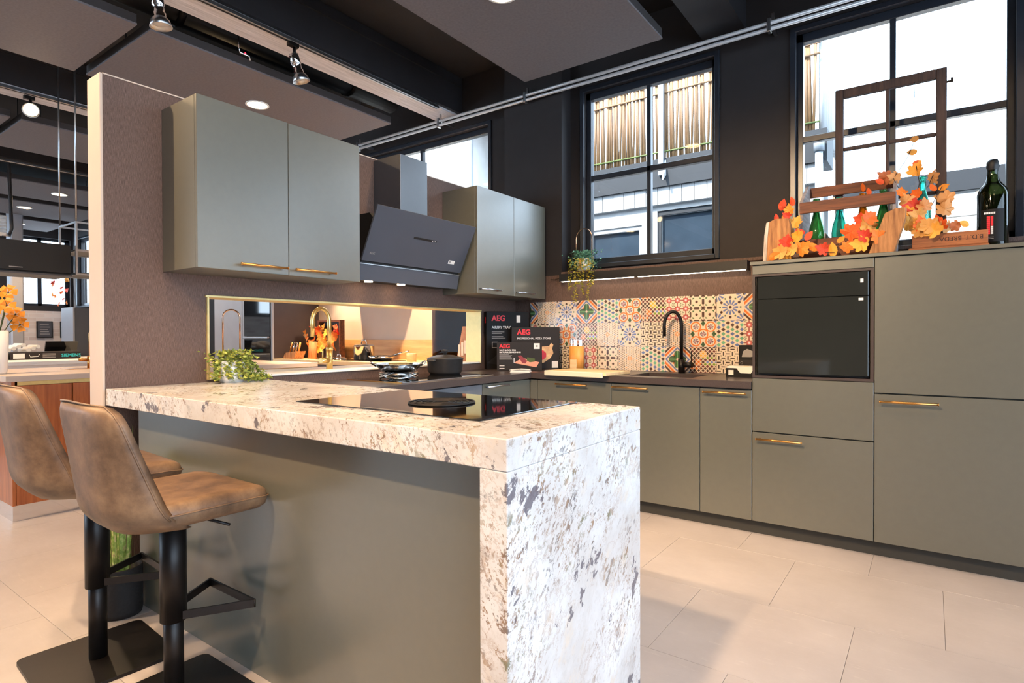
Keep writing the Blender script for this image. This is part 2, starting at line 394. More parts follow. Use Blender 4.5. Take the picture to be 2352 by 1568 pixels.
def spot(name, loc, to, power, size=70, blend=.6, color=WARM, radius=.04, parent=None):
    d = bpy.data.lights.new(name, 'SPOT'); d.energy = power; d.spot_size = math.radians(size); d.spot_blend = blend; d.color = color; d.shadow_soft_size = radius
    o = bpy.data.objects.new(name, d); COL.objects.link(o); o.location = loc
    o.rotation_euler = (Vector(to)-Vector(loc)).to_track_quat('-Z', 'Y').to_euler()
    if parent: o.parent = parent; o.location = Vector(loc)-wloc(parent)
    return o
# ================================================================== STRUCTURE
ZC = 3.72
fl = struct('floor', B(-11.4,8.4,-6.2,3.5,-.12,-.003), 'grout')
PX, PY = .6165, .6225
tm = None; cnt = 0
for j in range(-5, 5):
    y0 = 1.02+j*PY; xo = 2.152 if j % 2 == 0 else 2.445
    for i in range(-11, 5):
        x0 = xo+i*PX
        if y0 > 3.2: continue
        if tm is None: tm = mesh_of(MB().box(0,PX-.0013,0,PY-.0013,-.006,0,r=.0006), 'floor_tile', 'floor')
        o = bpy.data.objects.new('floor_tile', tm); COL.objects.link(o); o.parent = fl; o.location = Vector((x0,y0,0))-fl.location
struct('ceiling', B(-11.4,8.4,-6.2,3.5,ZC,ZC+.15), 'ceil')
# window wall with three openings
wins = [(-10.95,-9.85,1.8,3.15), (-2.45,-.41,1.77,3.2), (.607,1.716,1.775,3.248), (2.251,3.41,1.72,3.25), (3.93,5.09,1.72,3.25), (5.6,6.7,1.72,3.25)]
mb = MB(); xs = -11.4
for (a,b,c,d) in wins:
    mb.box(xs,a,3.34,3.5,0,ZC); mb.box(a,b,3.34,3.5,0,c); mb.box(a,b,3.34,3.5,d,ZC); xs = b
mb.box(xs,8.4,3.34,3.5,0,ZC)
struct('wall_back', mb, 'black_wall')
struct('trim_1', MB().box(-.12,.48,3.19,3.34,0,ZC), 'black_wall', 'dark boxed pilaster between two windows')
lw = struct('wall_furring', MB().box(.48,6.9,3.19,3.34,0,1.69), 'paper', 'brown linen lower wall')
obj('lower_wall_return', MB().box(0,.48,3.186,3.19,0,1.69), 'paper', lw)
struct('trim_2', MB().box(.48,6.9,3.175,3.34,1.69,1.715,r=.003), 'paper', 'window ledge')
struct('wall_front', MB().box(-11.4,-10.4,-6.3,-6.2,0,ZC).box(-3.4,8.4,-6.3,-6.2,0,ZC).box(-10.4,-3.4,-6.3,-6.2,0,.3).box(-10.4,-3.4,-6.3,-6.2,3.1,ZC), 'paper')
# far wall with high windows over brick
mb = MB(); FX = -11.2
fw = [(-3.6,-2.2),(-.2,1.2),(2.7,3.3)]
mb.box(FX-.2,FX,-6.2,3.34,1.70,1.80); mb.box(FX-.2,FX,-6.2,3.34,3.15,ZC)
ys = -6.2
for (a,b) in ((-3.6,-2.2),(-.2,1.2),(2.35,3.3)):
    mb.box(FX-.2,FX,ys,a,1.80,3.15); ys = b
mb.box(FX-.2,FX,ys,3.34,1.80,3.15)
wl = struct('wall_left', mb, 'black_wall')
obj('brick_facing', MB().box(FX-.2,FX+.03,-6.2,3.34,0,1.70), m_brick(), wl)
# shop front on the camera's right
mb = MB(); RX = 6.9
mb.box(RX,RX+.2,-6.2,-5.4,0,ZC); mb.box(RX,RX+.2,2.7,3.34,0,ZC); mb.box(RX,RX+.2,-5.4,2.7,0,.12); mb.box(RX,RX+.2,-5.4,2.7,3.2,ZC)
struct('wall_right', mb, 'black_wall')
def window(n, boxes, panes, label):
    e = thing('window_%d' % n, None, None, (boxes[0][0], boxes[0][2], boxes[0][4]), kind='structure'); e['label'] = label
    f = MB()
    for b in boxes: f.box(*b, r=.004)
    obj('window_frame', f, 'frame', e)
    for p in panes: obj('pane', B(*p), 'pane', e)
    return e
def win_back(n, x0, x1, z0, z1, mx, mz, label, wl_=.044, Y=3.42):
    bx = [(x0,x0+wl_,Y-.03,Y+.03,z0,z1),(x1-wl_,x1,Y-.03,Y+.03,z0,z1),(x0,x1,Y-.03,Y+.03,z1-.06,z1),(x0,x1,Y-.03,Y+.03,z0,z0+.06)]
    for m in mx: bx.append((m-.017,m+.017,Y-.025,Y+.025,z0,z1))
    for m in mz: bx.append((x0,x1,Y-.025,Y+.025,m-.022,m+.022))
    c = .03
    bx += [(x0-c,x0+.008,3.322,3.342,z0-c,z1+c),(x1-.008,x1+c,3.322,3.342,z0-c,z1+c),(x0,x1,3.322,3.342,z1-.008,z1+c),(x0,x1,3.315,3.342,z0-c,z0+.006)]
    X = [x0+wl_]+[m for m in mx]+[x1-wl_]; Z = [z0+.06]+list(mz)+[z1-.06]
    pn = [(X[i],X[i+1],Y-.003,Y+.003,Z[j],Z[j+1]) for i in range(len(X)-1) for j in range(len(Z)-1)]
    return window(n, bx, pn, label)
win_back(1, -2.45, -.41, 1.77, 3.2, (-1.37,), (), 'dark framed high window above the wall partition', .05)
win_back(2, .607, 1.716, 1.775, 3.248, (1.168,), (2.521,), 'blue-black four pane window with bamboo fence outside')
win_back(3, 2.251, 3.41, 1.72, 3.25, (2.81,), (2.523,), 'blue-black four pane window behind the autumn display')
win_back(6, -10.95, -9.85, 1.8, 3.15, (-10.4,), (2.45,), 'far dark framed window near the brick wall')
win_back(7, 3.93, 5.09, 1.72, 3.25, (4.49,), (2.523,), 'blue-black window right of the fridge cabinet')
win_back(8, 5.6, 6.7, 1.72, 3.25, (6.17,), (2.523,), 'blue-black window farthest right')
bx = [(RX+.05,RX+.11,-5.4,2.7,.12,.2),(RX+.05,RX+.11,-5.4,2.7,3.12,3.2)]+[(RX+.05,RX+.11,y-.035,y+.035,.12,3.2) for y in (-5.36,-3.4,-1.35,.7,2.66)]
window(9, [(-10.4,-3.4,-6.28,-6.22,.3,.37),(-10.4,-3.4,-6.28,-6.22,3.03,3.1)]+[(x,x+.07,-6.28,-6.22,.3,3.1) for x in (-10.4,-8.1,-5.8,-3.47)], [(a,a+2.23,-6.255,-6.245,.37,3.03) for a in (-10.33,-8.03,-5.73)], 'added unseen glazing on the rear wall bringing daylight to the left showroom')  # out-of-view glazing added to let daylight into the left showroom
window(4, bx, [(RX+.075,RX+.085,a+.035,a+2.0,.2,3.12) for a in (-5.36,-3.4,-1.35,.7)], 'large glazed shop front')
bx = [(FX-.15,FX-.09,a,a+.07,1.8,3.15) for a in (2.35,2.78,3.23)]+[(FX-.15,FX-.09,2.35,3.3,z,z+.05) for z in (1.8,2.45,3.1)]
window(5, bx, [(FX-.125,FX-.115,2.42,2.78,1.85,3.1),(FX-.125,FX-.115,2.85,3.23,1.85,3.1)], 'far window over the pale brick wall')
# partition with opening
pt = MB(); OY0, OY1, OZ0, OZ1 = .452, 2.684, .955, 1.391
PT = 2.355
for (a,b,c,d) in ((0,OY0,0,PT),(OY1,3.34,0,PT),(OY0,OY1,0,OZ0),(OY0,OY1,OZ1,PT)): pt.box(-.125,0,a,b,c,d)
par = struct('wall_partition', pt, 'paper', 'brown linen partition wall')
bk = MB()
for (a,b,c,d) in ((0,OY0,0,PT),(OY1,3.34,0,PT),(OY0,OY1,0,OZ0),(OY0,OY1,OZ1,PT)): bk.box(-.14,-.125,a,b,c,d)
obj('back_skin', bk, 'cream', par)
obj('end_strip', MB().box(-.14,.004,-.012,0,0,PT+.004,r=.002), 'cream', par)
obj('top_cap', MB().box(-.14,.004,0,3.19,PT,PT+.006), 'cream', par)
fr = thing('opening_frame', 'champagne gold frame lining the long wall opening', 'frame', (-.06,OY0,OZ0))
obj('top_lining', MB().box(-.145,.012,OY0-.006,OY1+.006,OZ1-.012,OZ1,r=.002), 'goldlam', fr)
obj('side_lining', MB().box(-.145,.012,OY0,OY0+.012,OZ0,OZ1-.012,r=.002), 'goldlam', fr)
obj('side_lining', MB().box(-.145,.012,OY1-.012,OY1,OZ0,OZ1-.012,r=.002), 'goldlam', fr)
obj('opening_sill', MB().box(-.147,.008,OY0+.012,OY1-.012,OZ0,OZ0+.012,r=.002), 'sill_stone', fr)
# ================================================================== CEILING FITTINGS
for i, x in enumerate((-6.41,-3.73,-1.05,1.63,4.31)):
    e = thing('trim_%d' % (10+i), None, None, (x+.15,0,3.37), kind='structure'); e['label'] = 'dark ceiling beam'
    obj('beam', MB().box(x,x+.3,-6.2,3.34,3.37,ZC), 'beam', e)
    obj('edge_moulding', MB().box(x+.3,x+.32,-6.2,3.3,3.62,3.65), 'beam', e)
    if i in (1,2): obj('plank', MB().box(x,x+.26,-6.2,3.33,3.352,3.37), 'plank', e)
def track(x, y0, y1, label):
    t = thing('lighting_track', label, 'light track', (x,y0,3.325), group=None)
    obj('rail', MB().box(x-.018,x+.018,y0,y1,3.322,3.352,r=.004), 'alu', t)
    obj('groove', MB().box(x-.008,x+.008,y0+.02,y1-.02,3.3212,3.3225), 'black', t)
track(-.775, -2.6, 3.02, 'aluminium light track along the pale plank above the wall cabinets')
track(-3.46, -2.6, 3.02, 'aluminium light track on the beam over the far walnut island')
track(-6.14, -2.6, 3.02, 'thin aluminium light track on the beam beyond the hanging cabinet')
def ceiling_panel(x0, x1, y0, y1, label, z=3.2):
    p = thing('ceiling_panel', label, 'ceiling panel', ((x0+x1)/2,(y0+y1)/2,z), group='hanging acoustic panels')
    a = MB(); a.m = 0; a.box(x0,x1,y0,y1,z,z+.012); a.m = 1; a.box(x0+.002,x1-.002,y0+.002,y1-.002,z+.0121,z+.07)
    obj('board', a, ['panel','panel_edge'], p)
    for x in (x0+.2,x1-.2):
        for y in (y0+.2,y1-.2): obj('hanger_rod', MB().cyl((x,y,z+.07),(x,y,ZC),.005,n=6), 'black', p)
    return p
def downlight(x, y, z, power, label, size=110):
    d = thing('downlight', label, 'downlight', (x,y,z-.008), group='recessed downlights')
    obj('trim_ring', MB().lathe([(.080,.008),(.096,.006),(.098,0),(.082,-.002),(.078,.002)], (x,y,z-.006), 28), 'white', d)
    obj('lens', MB().lathe([(0,0),(.08,0),(.08,.004),(0,.004)], (x,y,z-.006), 28), 'lamp', d)
    spot('downlight_beam', (x,y,z-.02), (x,y,0), power, size, .9, parent=d)
rows = [(.38,1.52),(-2.28,-1.17),(3.06,4.2),(-4.97,-3.86),(-7.6,-6.5)]
for i, (a,b) in enumerate(rows):
    nm = ['right of the pale plank','over the wall cabinets','beyond the window pilaster','over the walnut island','over the far brick wall'][i]
    ceiling_panel(a, b, .685, 2.79, 'grey acoustic ceiling panel %s, window side' % nm)
    ceiling_panel(a, b, -1.5, .605, 'grey acoustic ceiling panel %s, middle of the room' % nm)
    ceiling_panel(a, b, -3.7, -1.58, 'grey acoustic ceiling panel %s, room rear' % nm)
DL = 125
for x, y, p, l in ((.95,1.72,1.0,'lit recessed downlight in the panel over the sink run'),(-1.755,1.78,.8,'lit recessed downlight above the pale wall cabinets'),
    (3.6,1.3,1.0,'recessed downlight over the fridge cabinet'),(.95,-.95,1.1,'recessed downlight over the stools'),(3.6,-.6,1.1,'recessed downlight over the open floor'),
    (.95,-2.6,1.0,'recessed downlight behind the island'),(3.6,-2.6,1.0,'recessed downlight behind the open floor'),(-1.72,-.4,.9,'recessed downlight before the partition end'),
    (-1.72,-2.6,.9,'recessed downlight in the rear aisle'),(-4.4,-.3,1.6,'recessed downlight over the walnut island'),(-6.98,1.89,2.2,'lit recessed downlight near the far brick wall beside the hanging frame'),(-7.05,-.5,1.8,'recessed downlight in the far bay')):
    downlight(x, y, 3.2, DL*p, l)
downlight(-4.4,1.6,3.2,DL*1.8,'added downlight brightening the aisle near the hanging frame shelf'); downlight(-1.755,-.9,3.2,DL*1.5,'added downlight brightening the floor before the walnut island end')  # extra downlights added to brighten the aisle behind the partition
# second lit downlight of the far bay sits in its own panel
ceiling_panel(-9.2,-7.95,.685,2.79,'grey acoustic ceiling panel next to the far brick bay')
ceiling_panel(-10.75,-9.6,.0,2.79,'added grey ceiling panel carrying the extra downlights before the far brick wall')
downlight(-10.1,2.2,3.2,DL*1.6,'added downlight brightening the far brick wall'); downlight(-10.1,.4,3.2,DL*1.6,'added downlight brightening the dark end of the far wall')  # this pair and its panel are added to lift the dim brick wall
downlight(-8.42,1.86,3.2,DL*2.6,'lit recessed downlight nearest the far brick wall')
def track_spot(x, y, to, power, label, lit=True):
    z = 3.322; t = thing('track_spotlight', label, 'spotlight', (x,y,z-.25), group='silver track spotlights')
    obj('adapter', MB().box(x-.02,x+.02,y-.05,y+.03,z-.03,z,r=.003), 'black_metal', t)
    obj('stem', MB().cyl((x,y,z-.03),(x,y,z-.09),.012), 'black_metal', t)
    d = (Vector(to)-Vector((x,y,z-.1))).normalized(); q = d.to_track_quat('-Z','Y').to_matrix().to_4x4(); mt = Matrix.Translation((x,y,z-.1)) @ q
    a = MB().lathe([(0,.02),(.034,.02),(.036,.0),(.036,-.05),(.03,-.055),(.03,-.09),(.036,-.095),(.036,-.13)], n=24).xf(mt); obj('lamp_housing', a, 'chrome', t)
    a = MB().lathe([(.036,-.12),(.05,-.135),(.062,-.175),(.06,-.176),(.047,-.138),(.03,-.125)], n=28).xf(mt); obj('reflector', a, 'alu', t)
    a = MB().lathe([(0,-.15),(.05,-.15),(.05,-.145),(0,-.145)], n=24).xf(mt); obj('bulb', a, 'lamp' if lit else 'white', t)
    if lit:
        p = mt @ Vector((0,0,-.18)); spot('spot_beam', p, p+d, power, 62, .7, parent=t)
track_spot(-.775, 1.49, (-.68,1.72,2.4), 0, 'unlit silver track spotlight on the pale plank, nearer the window', False)
track_spot(-.775, .56, (-.72,.64,2.4), 0, 'unlit silver track spotlight on the pale plank above the partition end', False)
track_spot(-3.5, .66, (1.2,-.5,1.1), 120, 'glowing track spotlight over the walnut island')
track_spot(-.775, -1.6, (.6,.05,1.6), 260, 'track spotlight aimed at the partition end')
track(1.95, -3.6, .2, 'aluminium light track over the open floor')
track_spot(1.95, -.1, (.34,.75,1.95), 60, 'track spotlight aimed at the wall cabinets')
track_spot(1.95, -1.55, (1.2,.2,.75), 360, 'track spotlight aimed at the island front')
track_spot(1.95, -1.0, (2.5,2.6,1.0), 380, 'track spotlight aimed at the tall cabinets')
track_spot(1.95, -.55, (1.2,3.1,.9), 260, 'track spotlight aimed at the sink run')
# duct and sensor between panel and plank
dt = thing('ventilation_duct', 'black round ventilation duct beside the pale plank', 'duct', (-1.3,2.9,3.45))
obj('duct_pipe', MB().cyl((-1.33,-3,3.5),(-1.33,2.95,3.5),.11,n=20), 'black', dt)
for y in (-.6,.9,2.4): obj('clamp', MB().cyl((-1.33,y,3.5),(-1.33,y+.05,3.5),.118,n=20), 'black_metal', dt)
dt2 = thing('smoke_sensor', 'small sensor with red light hanging beside the duct', 'sensor', (-1.12,1.3,3.24))
obj('bracket', MB().tube([(-1.12,1.26,ZC),(-1.12,1.26,3.30),(-1.12,1.27,3.27),(-1.12,1.34,3.27),(-1.12,1.35,3.24)], .006, 6), 'chrome', dt2)
obj('indicator', MB().lathe([(0,-.008),(.008,0),(0,.008)], (-1.12,1.31,3.277), 10), 'led_red', dt2)
# conduits on the window wall
for k, z in enumerate((3.262,3.222)):
    obj('conduit_pipe', MB().cyl((-3.2,3.13,z),(4.3,3.13,z),.013,n=12), 'galv', label=['upper','lower'][k]+' bright steel conduit pipe running above the windows', cat='pipe')
for i, x in enumerate((-2.06,-.87,.15,2.13)):
    c = thing('pipe_bracket', 'steel bracket clamping the twin pipes, '+['above the hood duct','beside the plank end','above the boxed pilaster','left of the autumn window'][i], 'bracket', (x,3.15,3.2), group='pipe brackets')
    obj('clip', MB().box(x-.012,x+.012,3.11,3.16,3.2,3.29,r=.004), 'alu', c)
    obj('arm', MB().box(x-.01,x+.01,3.15,3.34 if x > .5 or x < -.2 else 3.19,3.262,3.285), 'alu', c)
    obj('tab', MB().box(x+.012,x+.03,3.13,3.14,3.27,3.325), 'alu', c)
# ================================================================== KITCHEN: island
wt = MB(); X0, X1, Y0, Y1 = 0.004, 2.245, 0, .735; hx0, hx1, hy0, hy1 = 1.19, 2.026, .172, .708
wt.box(X0,X1,Y0,Y1,.869,.944,r=.0025)
obj('island_worktop', wt, 'granite', label='thick white granite worktop with brown flecks on the island', cat='worktop')
obj('island_end_panel', MB().box(2.164,2.2445,.0005,.7345,0,.8685,r=.002), 'granite', label='white granite waterfall panel standing at the island end', cat='panel')
ic = thing('island_cabinet', 'sage green island cabinet under the granite worktop', 'cabinet', (1.17,.4,0))
obj('back_panel', MB().box(.18,2.1635,.065,.083,.0,.8685), 'green', ic)
obj('body', MB().box(.182,2.162,.084,.69,.08,.8685), 'carcass', ic)
obj('plinth', MB().box(.19,2.16,.1,.64,0,.08), 'carcass', ic)
for k in range(3):
    d = obj('door', MB().box(.61+k*.516,.61+k*.516+.512,.691,.71,.085,.862,r=.0015), 'green', ic)
    obj('handle', MB().cyl((.74+k*.516,.735,.82),(.99+k*.516,.735,.82),.0055,n=10).cyl((.77+k*.516,.71,.82),(.77+k*.516,.735,.82),.004,n=8).cyl((.96+k*.516,.71,.82),(.96+k*.516,.735,.82),.004,n=8), 'brass', d)
hb = thing('induction_hob', 'black glass induction hob with round extractor grille set in granite', 'hob', (1.6,.44,.944))
obj('glass', MB().box(hx0,hx1,hy0,hy1,.9442,.948,r=.0015), 'bglass', hb)
gx, gy = 1.66, .42
obj('extractor_recess', MB().lathe([(0,0),(.112,0),(.112,.0012),(0,.0012)], (gx,gy,.948), 40), 'black', hb)
for i in range(5):
    r = .028+i*.021
    obj('grille_ring', MB().tube([(gx+r*math.cos(t), gy+r*math.sin(t), .951) for t in (2*math.pi*k/40 for k in range(40))], .0032, 6, closed=True), 'black_metal', hb)
obj('grille_spoke', MB().box(gx-.112,gx+.112,gy-.002,gy+.002,.949,.951), 'black_metal', hb)
obj('touch_control', MB().box(1.52,1.80,.188,.192,.948,.9483), 'gprint', hb)
# ================================================================== KITCHEN: base run under the windows
def bar_handle(parent, x0, x1, y, z, m='brass', axis='x', out=-1, face_=None):
    """bar with two posts; axis x: door face at y, bar sticks out by .03 in -y; axis y: face at x, sticks out +x"""
    b = MB()
    if axis == 'x':
        yb = y-.032; b.cyl((x0,yb,z),(x1,yb,z),.0058,n=12)
        for x in (x0+.02,x1-.02): b.cyl((x,y,z),(x,yb,z),.0045,n=8)
        for x in (x0,x1): b.cyl((x-.002,yb,z),(x+.002,yb,z),.0068,n=12)
    else:
        xb = y+.032; b.cyl((xb,x0,z),(xb,x1,z),.0058,n=12)
        for t in (x0+.02,x1-.02): b.cyl((y,t,z),(xb,t,z),.0045,n=8)
        for t in (x0,x1): b.cyl((xb,t-.002,z),(xb,t+.002,z),.0068,n=12)
    return obj('handle', b, m, parent)
FY = 2.55
def base_unit(x0, x1, label, hx):
    c = thing('base_cabinet', label, 'cabinet', ((x0+x1)/2,2.87,.085))
    obj('body', MB().box(x0+.001,x1-.001,FY+.02,3.185,.085,.862), 'carcass', c)
    d = obj('door', MB().box(x0+.0018,x1-.0018,FY,FY+.019,.085,.853,r=.0015), 'green', c)
    bar_handle(d, hx, hx+.25, FY, .832); return c
base_unit(.65,1.25,'sage green base cabinet beside the inner corner under the chopping board',.825)
base_unit(1.25,1.8525,'sage green sink cabinet with brass bar handle',1.27)
base_unit(1.8525,2.159,'narrow sage green base cabinet next to the oven tower',1.88)
obj('corner_filler', MB().box(.587,.649,FY,FY+.02,.085,.853), 'green', label='narrow sage filler strip in the inner cabinet corner', cat='filler panel')
pl = MB().box(.64,3.4,FY+.05,FY+.066,0,.083); obj('plinth_run', pl, 'carcass', label='dark plinth along the floor under the sage cabinets', cat='plinth')
wk = MB(); sx0, sx1, sy0, sy1 = 1.33, 1.77, 2.66, 3.02; zt = .904; zb = .862
wk.box(.003,.607,.738,3.186,zb,zt); wk.box(.607,sx0,2.53,3.186,zb,zt); wk.box(sx1,2.158,2.53,3.186,zb,zt); wk.box(sx0,sx1,2.53,sy0,zb,zt); wk.box(sx0,sx1,sy1,3.186,zb,zt)
obj('kitchen_worktop', wk, 'worktop', label='dark brown stone worktop running round the corner', cat='worktop')
sk = thing('kitchen_sink', 'black undermounted sink in the dark worktop', 'sink', (1.55,2.84,.70))
s_ = MB().box(sx0+.001,sx1-.001,sy0+.001,sy1-.001,.70,.71); s_.box(sx0+.001,sx0+.012,sy0+.001,sy1-.001,.71,.861); s_.box(sx1-.012,sx1-.001,sy0+.001,sy1-.001,.71,.861); s_.box(sx0+.012,sx1-.012,sy0+.001,sy0+.012,.71,.861); s_.box(sx0+.012,sx1-.012,sy1-.012,sy1-.001,.71,.861)
obj('basin', s_, 'stone_sink', sk); obj('drain', MB().lathe([(0,.003),(.04,.003),(.045,0)], (1.55,2.84,.71), 20), 'black_metal', sk)
# tall units
ov = thing('oven_tower', 'sage green tall cabinet housing the black oven', 'cabinet', (2.465,2.87,.085)); a, b = 2.16, 2.7705
bd = MB().box(a+.001,b-.001,FY+.02,3.185,.085,.93); bd.box(a+.001,b-.001,3.1,3.185,.93,1.585); bd.box(a+.001,a+.02,FY+.02,3.1,.93,1.585); bd.box(b-.02,b-.001,FY+.02,3.1,.93,1.585); bd.box(a+.02,b-.02,FY+.02,3.1,1.54,1.585)
obj('body', bd, 'carcass', ov)
obj('top_filler', MB().box(a+.002,b-.002,FY,FY+.019,1.532,1.583,r=.0015), 'green', ov)
nf = MB().box(a+.002,a+.016,FY+.002,FY+.03,.928,1.53); nf.box(b-.016,b-.002,FY+.002,FY+.03,.928,1.53); nf.box(a+.016,b-.016,FY+.002,FY+.03,.928,.942); nf.box(a+.016,b-.016,FY+.002,FY+.03,1.518,1.53)
obj('niche_frame', nf, 'brownlac', ov)
obj('flap', MB().box(a+.002,b-.002,FY,FY+.019,.614,.924,r=.0015), 'green', ov)
d = obj('drawer', MB().box(a+.002,b-.002,FY,FY+.019,.085,.608,r=.0015), 'green', ov); bar_handle(d, 2.188, 2.43, FY, .573)
on = thing('built_in_oven', 'black glass built-in oven in the tall sage cabinet', 'oven', (2.465,2.7,.945))
obj('body', MB().box(a+.022,b-.022,FY+.03,3.09,.945,1.515), 'black', on)
obj('control_panel', MB().box(a+.03,b-.026,FY-.006,FY+.029,1.386,1.513,r=.002), 'ovenglass', on)
dr = obj('oven_door', MB().box(a+.03,b-.026,FY-.006,FY+.029,.956,1.383,r=.002), 'ovenglass', on)
obj('energy_label', MB().box(2.70,2.722,FY-.0066,FY-.006,1.36,1.373), 'wprint', dr); obj('sticker', MB().box(2.708,2.722,FY-.0066,FY-.006,1.455,1.475), 'wprint', dr)
fg = thing('fridge_cabinet', 'wide plain sage green tall cabinet with one brass handle', 'cabinet', (3.075,2.87,.085)); a, b = 2.7705, 3.40
obj('body', MB().box(a+.001,b-.001,FY+.02,3.185,.085,1.585), 'carcass', fg)
obj('upper_door', MB().box(a+.002,b-.002,FY,FY+.019,.872,1.583,r=.0015), 'green', fg)
d = obj('lower_door', MB().box(a+.002,b-.002,FY,FY+.019,.085,.865,r=.0015), 'green', fg); bar_handle(d, 2.797, 3.045, FY, .829)
obj('tall_unit_top_panel', MB().box(2.15,3.41,2.535,3.186,1.586,1.605,r=.0015), 'green', label='sage green top board lying across both tall cabinets', cat='panel')
# partition run
def front_x(x, y0, y1, z0, z1): return MB().box(x-.019,x,y0+.002,y1-.002,z0,z1,r=.0015)
FXX = .585
c = thing('drawer_unit', 'sage drawer unit with silver handle beside the inner corner', 'cabinet', (.3,2.26,.085))
obj('body', MB().box(.003,FXX-.02,1.983,2.548,.085,.861), 'carcass', c)
for z0, z1 in ((.62,.853),(.355,.615),(.085,.35)):
    d = obj('drawer', front_x(FXX,1.983,2.548,z0,z1), 'green', c); bar_handle(d, 2.0, 2.25, FXX, z1-.018, 'alu', 'y')
c = thing('under_counter_oven', 'dark oven below the worktop hob', 'oven', (.3,1.68,.085))
obj('body', MB().box(.003,FXX-.02,1.381,1.981,.085,.861), 'black', c); obj('glass_front', front_x(FXX,1.383,1.979,.24,.755), 'bglass', c); obj('control_panel', front_x(FXX,1.383,1.979,.76,.853), 'hoodmetal', c)
obj('kick_panel', front_x(FXX,1.383,1.979,.085,.235), 'green', c)
c = thing('corner_cabinet', 'sage cabinet between the island and the low oven', 'cabinet', (.3,1.06,.085))
obj('body', MB().box(.003,FXX-.02,.739,1.379,.085,.861), 'carcass', c); obj('door', front_x(FXX,.76,1.379,.085,.853), 'green', c)
obj('plinth_short_run', MB().box(.5,.516,.76,2.59,0,.083), 'carcass', label='dark plinth below the partition side cabinets', cat='plinth')
h2 = thing('worktop_hob', 'black glass hob with brass edge under the steel pan', 'hob', (.3,1.7,.904))
obj('glass', MB().box(.055,.535,1.30,2.16,.9042,.909,r=.001), 'bglass', h2); obj('edge_strip', MB().box(.05,.54,1.294,1.30,.9042,.9095), 'brass', h2); obj('front_strip', MB().box(.535,.541,1.30,2.16,.9042,.9095), 'alu', h2)
# wall cabinets
def wall_cab(y0, y1, label, hs, hm):
    c = thing('wall_cabinet', label, 'wall cabinet', (.16,(y0+y1)/2,1.4904)); z0, z1 = 1.4904, 2.2697
    obj('body', MB().box(.002,.319,y0,y1,z0,z1,r=.001), 'green', c); m = (y0+y1)/2
    for (a,b), h in zip(((y0,m-.0015),(m+.0015,y1)), hs):
        d = obj('door', MB().box(.321,.3405,a,b,z0,z1,r=.0015), 'green', c); bar_handle(d, h, h+.245, .3405, 1.522, hm, 'y')
wall_cab(.2463,1.163,'large pale sage wall cabinet with two brass handles near the partition end',(.435,.728),'brass')
wall_cab(2.2305,3.147,'smaller looking pale sage wall cabinet between the hood and window corner',(2.24,2.70),'alu')
# extractor hood
hd = thing('extractor_hood', 'slanted dark glass extractor hood with chimney', 'extractor hood', (.15,1.74,1.5))
obj('chimney', MB().box(.003,.255,1.56,1.806,1.82,2.345,r=.001), ['chimney'], hd)
obj('rear_housing', MB().prism([(.003,1.53),(.165,1.53),(.175,1.64),(.27,1.90),(.24,1.93),(.003,1.93)], 'y', 1.32, 2.17), 'black', hd)
P0, P1 = Vector((.205,0,1.640)), Vector((.356,0,1.958)); nrm = Vector((P1.z-P0.z,0,-(P1.x-P0.x))).normalized(); th = .012
pnl = MB().prism([(P0.x,P0.z),(P1.x,P1.z),(P1.x-nrm.x*th,P1.z-nrm.z*th),(P0.x-nrm.x*th,P0.z-nrm.z*th)], 'y', 1.287, 2.20)
pg = obj('glass_panel', pnl, 'hoodglass', hd)
dirp = (P1-P0).normalized(); H = (P1-P0).length
def on_panel(y, t, lift=.0008): p = P0+dirp*(t*H)+nrm*lift; return Vector((p.x, y, p.z))
def panel_patch(y0, y1, t0, t1, lift=.0008): q = MB(); q.quad(on_panel(y0,t0,lift),on_panel(y1,t0,lift),on_panel(y1,t1,lift),on_panel(y0,t1,lift)); return q
obj('control_slot', panel_patch(1.645,1.86,.535,.575), 'black', pg)
for k in range(3): obj('touch_icon', panel_patch(1.815+k*.014,1.822+k*.014,.545,.562,.0014), 'wprint', pg)
obj('energy_sticker', panel_patch(2.035,2.10,.16,.235), 'wprint', pg)
obj('sticker_print', panel_patch(2.042,2.06,.175,.22,.0014), 'gprint', pg)
lettering(pg, 'AEG', .022, 'gprint', face(on_panel(1.33,.13,.001), (0,1,0), dirp), local=False)
lf = MB().prism([(.172,1.523),(.192,1.62),(.18,1.624),(.16,1.527)], 'y', 1.287, 2.20); obj('lower_flap', lf, 'hoodglass', hd)
obj('chrome_edge', MB().box(.190,.1945,1.287,2.20,1.6215,1.6265), 'alu', hd)
obj('intake_slot', MB().box(.175,.19,1.29,2.197,1.625,1.642), 'black', hd)
for y in (1.42,1.70):
    l = obj('hood_lamp', MB().lathe([(0,0),(.026,0),(.026,.006),(0,.006)], (.11,y,1.522), 20), 'lamp', hd); spot('hood_beam', (.11,y,1.515), (.09,y,.9), 9, 95, .7, parent=hd)
# led light bar under the window ledge
ls = thing('led_light_bar', 'black light bar with two glowing strips below the window ledge', 'light bar', (1.25,3.14,1.62))
obj('housing', MB().box(.515,1.99,3.105,3.186,1.632,1.689,r=.001).box(.515,1.99,3.098,3.105,1.626,1.689).box(.508,.515,3.098,3.186,1.624,1.689).box(1.99,1.997,3.098,3.186,1.624,1.689), 'black', ls)
for a, b in ((.522,1.165),(1.20,1.985)): obj('led_tube', MB().box(a,b,3.106,3.122,1.622,1.631,r=.003), 'led', ls)
obj('cable', MB().tube([(.51,3.17,1.66),(.47,3.172,1.665),(.42,3.172,1.652),(.38,3.172,1.66)], .0025, 6), 'black', ls)
